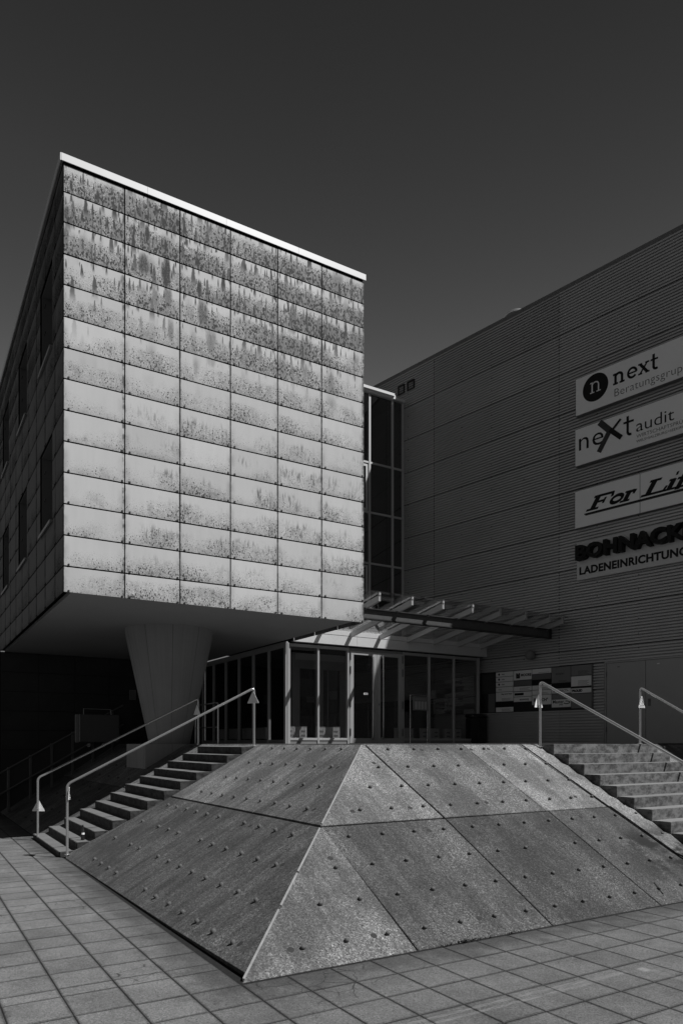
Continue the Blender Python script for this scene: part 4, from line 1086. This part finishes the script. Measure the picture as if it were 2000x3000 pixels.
# t
stroke(mb, [(2.06, z0+.37), (2.06, z0+.07)], wd*.95, y); stroke(mb, arc(2.12, z0+.07, .06, .055, 180, 300, 8), wd*.85, y); stroke(mb, [(1.99, z0+.25), (2.16, z0+.25)], wd*.65, y)
for v_ in range(len(mb.v)):
    p_ = mb.v[v_]; mb.v[v_] = (1.04+(p_[0]-1.04)*1.0, p_[1], p_[2])
put('lettering', mb.mesh('lettering'), M['ink'], s1)
m = text_mesh('lettering', 'Beratungsgruppe', .285, M['ink2'], 1.05, .135, -.008, sx=.98, off=-.004, sp=1.04); put('lettering', m, None, s1)
# 2: next audit
s2 = on_wall('company_sign', 3.07, 9.02, -.18, label='white company sign reading next audit with an oversized grey X, second from the top', cat='sign', group='company signs on the corrugated hall')
sign_case(s2, 5.4, .97, .15)
m = text_mesh('lettering', 'n', .68, M['ink'], .07, .385, -.008, sx=1.08, off=-.002); put('lettering', m, None, s2)
m = text_mesh('lettering', 'e', .68, M['ink'], .46, .385, -.008, sx=1.12, off=-.002); put('lettering', m, None, s2)
mb = MB(); stroke(mb, [(.70, .93), (.97, .64)], .15, -.0085, .003); stroke(mb, [(.99, .68), (.68, .20)], .13, -.0122, .003)
put('large_letter', mb.mesh('large_letter'), M['ink2'], s2)
mb = MB(); stroke(mb, [(.98, .65), (1.26, .38)], .115, -.0160, .003); stroke(mb, [(1.0, .60), (1.25, .83)], .055, -.0195, .003); put('lettering', mb.mesh('lettering_x'), M['ink'], s2)
mb = MB(); stroke(mb, [(1.43, .84), (1.43, .47)] + arc(1.50, .46, .07, .075, 180, 285, 8), .06, -.0055); stroke(mb, [(1.33, .70), (1.58, .70)], .05, -.0100); put('lettering', mb.mesh('lettering_t'), M['ink'], s2)
m = text_mesh('lettering', 'audit', .42, M['ink'], 1.63, .385, -.008, sx=1.12, off=-.002); put('lettering', m, None, s2)
m = text_mesh('lettering', 'WIRTSCHAFTSPR\u00dcFUNG', .125, M['ink2'], 1.65, .235, -.008, sx=1.06, off=-.001); put('lettering', m, None, s2)
m = text_mesh('lettering', 'WELS>SALZBURG>SEEKIRCHEN>GRAZ', .088, M['ink2'], 1.65, .125, -.008, sx=1.08, off=.0); put('lettering', m, None, s2)
# 3: For Life
s3 = on_wall('company_sign', 3.04, 7.413, -.14, label='white company sign with heavy slanted For Life lettering and an underline, third from the top', cat='sign', group='company signs on the corrugated hall')
sign_case(s3, 5.2, .98, .11, [1.745])
def italic(mb, x0, z0, parts):
    for wd, pts in parts:
        k0 = len(mb.v); stroke(mb, [(x0+px_*1.12, z0+pz_) for px_, pz_ in pts], wd*1.3, -.0055)
        for q_ in range(k0, len(mb.v)): v_ = mb.v[q_]; mb.v[q_] = (v_[0]+.62*(v_[2]-z0), v_[1], v_[2])
def glyph(name, x0, parts):
    mb = MB(); italic(mb, x0, .39, parts); put('lettering', mb.mesh(name), M['ink'], s3)
H_ = .33; h_ = .235; sw = .105
glyph('letter_f', .42, [(sw, [(.06, .02), (.06, H_-.02)]), (.04, [(-.08, .015), (.20, .015)]), (.045, [(-.04, H_-.02), (.42, H_-.02)]), (.05, [(.41, H_-.02), (.43, H_-.11)]), (.04, [(.10, .17), (.27, .17)]), (.045, [(.27, .11), (.27, .23)])])
glyph('letter_o', .93, [(.058, arc(.14, h_/2+.002, .125, .085, 0, 360, 24))])
glyph('letter_r', 1.30, [(.095, [(.05, .02), (.05, h_-.02)]), (.035, [(-.06, .013), (.15, .013)]), (.035, [(-.04, h_-.015), (.07, h_-.015)]), (.05, arc(.13, h_-.08, .07, .06, 160, 40, 8)), (.075, [(.17, h_-.045), (.20, h_-.05)])])
glyph('letter_l', 1.86, [(sw, [(.06, .02), (.06, H_-.02)]), (.04, [(-.08, .015), (.40, .015)]), (.04, [(-.04, H_-.015), (.20, H_-.015)]), (.05, [(.40, .015), (.42, .11)])])
glyph('letter_i', 2.38, [(.095, [(.05, .02), (.05, h_-.02)]), (.035, [(-.05, .013), (.15, .013)]), (.035, [(-.04, h_-.015), (.07, h_-.015)]), (.06, [(.04, H_+.01), (.07, H_+.015)])])
glyph('letter_f2', 2.60, [(.09, [(.05, -.02), (.05, H_-.04)]), (.035, [(-.06, .013), (.17, .013)]), (.055, arc(.12, H_-.04, .07, .06, 170, 30, 8)), (.04, [(-.06, h_-.02), (.18, h_-.02)])])
glyph('letter_e', 2.96, [(.085, arc(.12, h_/2+.005, .10, .095, 0, 310, 20)), (.04, [(.03, h_/2), (.21, h_/2)])])
mb = MB(); stroke(mb, [(.28, .325), (4.4, .325)], .03, -.0055); put('underline', mb.mesh('underline'), M['ink'], s3)
mb = MB(); stroke(mb, [(.31, .295), (4.43, .295)], .03, -.0055); put('underline', mb.mesh('underline2'), M['ink2'], s3)
# 4: Bohnacker
s4 = on_wall('company_sign', 3.085, 6.065, -.12, label='grey company board with black raised BOHNACKER letters over LADENEINRICHTUNGEN, lowest of the four', cat='sign', group='company signs on the corrugated hall')
put('case', MB().box(0, 5.2, .0, .06, 0, .975).mesh('case', .004), M['boardgrey'], s4)
m = text_mesh('raised_letters', 'BOHNACKER', .49, M['ink'], .045, .505, -.10, sx=1.13, off=.022, ext=.095, sp=1.0); put('raised_letters', m, None, s4)
m = text_mesh('lettering', 'LADENEINRICHTUNGEN', .27, M['ink'], .07, .135, -.004, sx=1.0, off=.010, ext=.004, sp=1.05); put('lettering', m, None, s4)
# ---- directory board
db = on_wall('directory_board', .46, 2.70, -.03, label='large wall board of small company name plates right of the entrance', cat='sign board')
put('backing', MB().box(-.58, 3.03, .0, .018, -.01, 1.17).mesh('backing', .002), M['black'], db)
put('board_frame', MB().box(3.0, 3.03, -.02, -.0005, 0, 1.17).mesh('board_frame'), M['signdark'], db)
colx = [.01, .617, 1.217, 1.83, 2.41, 3.0]
u = .1445
def plate(c, r0, nr, mat, txt=None, size=.07, tx=.08, lines=0, dot=False, bold=.001, tz=None, inkm='ink', w2=None):
    x0 = colx[c]+.006; x1 = colx[c+1]-.008; z1 = 1.155-r0*u; z0 = z1-nr*u+.012
    p_ = put('name_plate', MB().box(x0, x1, -.010, -.0005, z0, z1).mesh('name_plate', .0015), M[mat], db)
    if txt:
        m = text_mesh('lettering', txt, size, M[inkm], x0+tx, (z0+z1)/2-size*.33 if tz is None else z0+tz, -.0125, off=bold); put('lettering', m, None, p_)
    if dot:
        k = 16; mb = MB().prism([(x0+.11+.03*math.cos(2*math.pi*i/k), -.0135, (z0+z1)/2+.03*math.sin(2*math.pi*i/k)) for i in range(k)], [(x0+.11+.03*math.cos(2*math.pi*i/k), -.0105, (z0+z1)/2+.03*math.sin(2*math.pi*i/k)) for i in range(k)])
        put('emblem', mb.mesh('emblem'), M['ink'], p_)
    if lines:
        mb = MB()
        for i in range(lines): 
            zz = z0+.022+i*.028; mb.box(x0+.2, x1-.06-.05*(i % 2), -.012, -.0105, zz, zz+.007)
        put('printed_lines', mb.mesh('printed_lines'), M['ink2'], p_)
    for xx in (x0+.015, x1-.015):
        for zz in (z0+.014, z1-.014):
            pass
    mb = MB()
    for xx in (x0+.02, x1-.02):
        for zz in (z0+.018, z1-.018): mb.box(xx-.004, xx+.004, -.0125, -.0103, zz-.004, zz+.004)
    put('screws', mb.mesh('screws'), M['black'], p_)
    return p_, x0, z0
plate(0, 0, 1, 'signwhite', 'next', .055, .20, 0, True)
plate(0, 1, 1, 'signwhite', 'next', .055, .20, 0, True)
plate(0, 2, 1, 'signwhite', 'next', .055, .20, 0, True)
plate(0, 3, 1, 'signwhite', 'next', .06, .09, 0, False, 0, inkm='ink2')
plate(0, 4, 1.9, 'signwhite', 'Mag. Astrid Toeswil'[:4]+' Astrid Tassul', .048, .19, 3, False, .002, tz=.19)
p_, x0_, z0_ = plate(0, 6, 1.0, 'ink', None)
plate(0, 7, 1.0, 'signwhite', None, lines=3)
p_, x0_, z0_ = plate(1, 0, 1.95, 'signwhite', 'MOORE', .095, .24, 0, False, .004)
mb = MB(); stroke(mb, [(x0_+.10, z0_+.07), (x0_+.10, z0_+.19), (x0_+.145, z0_+.12), (x0_+.19, z0_+.19), (x0_+.19, z0_+.07)], .038, -.0105, .003); mb.box(x0_+.085, x0_+.205, -.0135, -.0105, z0_+.05, z0_+.11); put('emblem', mb.mesh('emblem'), M['ink2'], p_)
plate(1, 2, 1.05, 'signdark', None)
plate(1, 3.1, 1, 'signwhite', None, lines=3)
p_, x0_, z0_ = plate(1, 4.15, 1, 'signwhite', None, lines=0); put('black_bar', MB().box(x0_+.03, x0_+.33, -.0135, -.0105, z0_+.035, z0_+.10).mesh('black_bar'), M['ink'], p_)
plate(1, 5.15, 1, 'signwhite', 'economy', .08, .2, 0, False, .002)
plate(2, 0, 1, 'signwhite', None, lines=1)
plate(2, 1.0, 1.1, 'signdark', None)
plate(2, 2.1, 1.0, 'ink', None)
plate(2, 3.15, .9, 'signwhite', None, lines=2)
plate(2, 4.05, .95, 'signwhite', None, lines=2)
plate(2, 5.0, 1.9, 'signwhite', 'ZURICH\u00b0'.replace('Z', 'R').replace('RU', 'ER').replace('ERRICH', 'EMRICH'), .115, .05, 0, False, .004)
plate(3, 0, 3.0, 'greyplate', 'techplan', .075, .12, 2, False, .001, tz=.22, inkm='ink2')
plate(3, 3.05, .95, 'ink', None)
plate(3, 4.0, .95, 'signwhite', 'BGDIRECT>', .085, .05, 0, False, .001)
plate(3, 5.0, 1.0, 'greyplate', None)
p_, x0_, z0_ = plate(3, 6.0, 1.55, 'signwhite', 'Master', .12, .03, 0, False, .002, tz=.11)
m = text_mesh('lettering', 'SPED', .055, M['ink'], x0_+.22, z0_+.05, -.0125, off=.001, shear=.3); put('lettering', m, None, p_)
mb = MB(); stroke(mb, arc(x0_+.45, z0_+.125, .09, .035, 110, -150, 12), .022, -.0105, .003); put('emblem', mb.mesh('emblem'), M['ink'], p_)
plate(4, 0, 1.9, 'greyplate', None, lines=4)
plate(4, 1.95, 1.9, 'signwhite', None, lines=5)
plate(4, 4.15, .95, 'signwhite', 'PROLED', .08, .03, 0, False, .006)
plate(4, 5.15, 2.7, 'greyplate', None)
# side boards left of the directory
put('name_plate', MB().box(-.50, -.02, -.012, -.0005, .56, 1.12).mesh('name_plate'), M['ink2'], db)
put('name_plate', MB().box(-.25, -.02, -.012, -.0005, .01, .55).mesh('name_plate'), M['signdark'], db)

# ================================================================ neighbours outside the picture, seen only as reflections
def house(a, b, L, D, H, label, floors, side):
    r = area('office_building', a, b, 0, label=label, cat='building', group='plain office buildings across the street')
    put('wall', MB().box(0, L, 0, D, 0, H).mesh('wall'), M['farwall'], r)
    put('roof', MB().box(-.2, L+.2, -.2, D+.2, H+.003, H+.3).mesh('roof'), M['core'], r)
    for f in range(floors):
        for k in range(int(L/3)):
            if side == 'y1': put('window', MB().box(.8+k*3, 2.4+k*3, D, D+.04, 1+f*3.2, 2.6+f*3.2).mesh('window'), M['farwin'], r)
            else: put('window', MB().box(.8+k*3, 2.4+k*3, -.04, 0, 1+f*3.2, 2.6+f*3.2).mesh('window'), M['farwin'], r)
house(-10, -38, 40, 10, 9.5, 'three-storey plain office building across the street behind the camera', 3, 'y1')
house(-44, 4, 14, 34, 8.5, 'plain low office building to the left of the plaza', 2, 'y0')
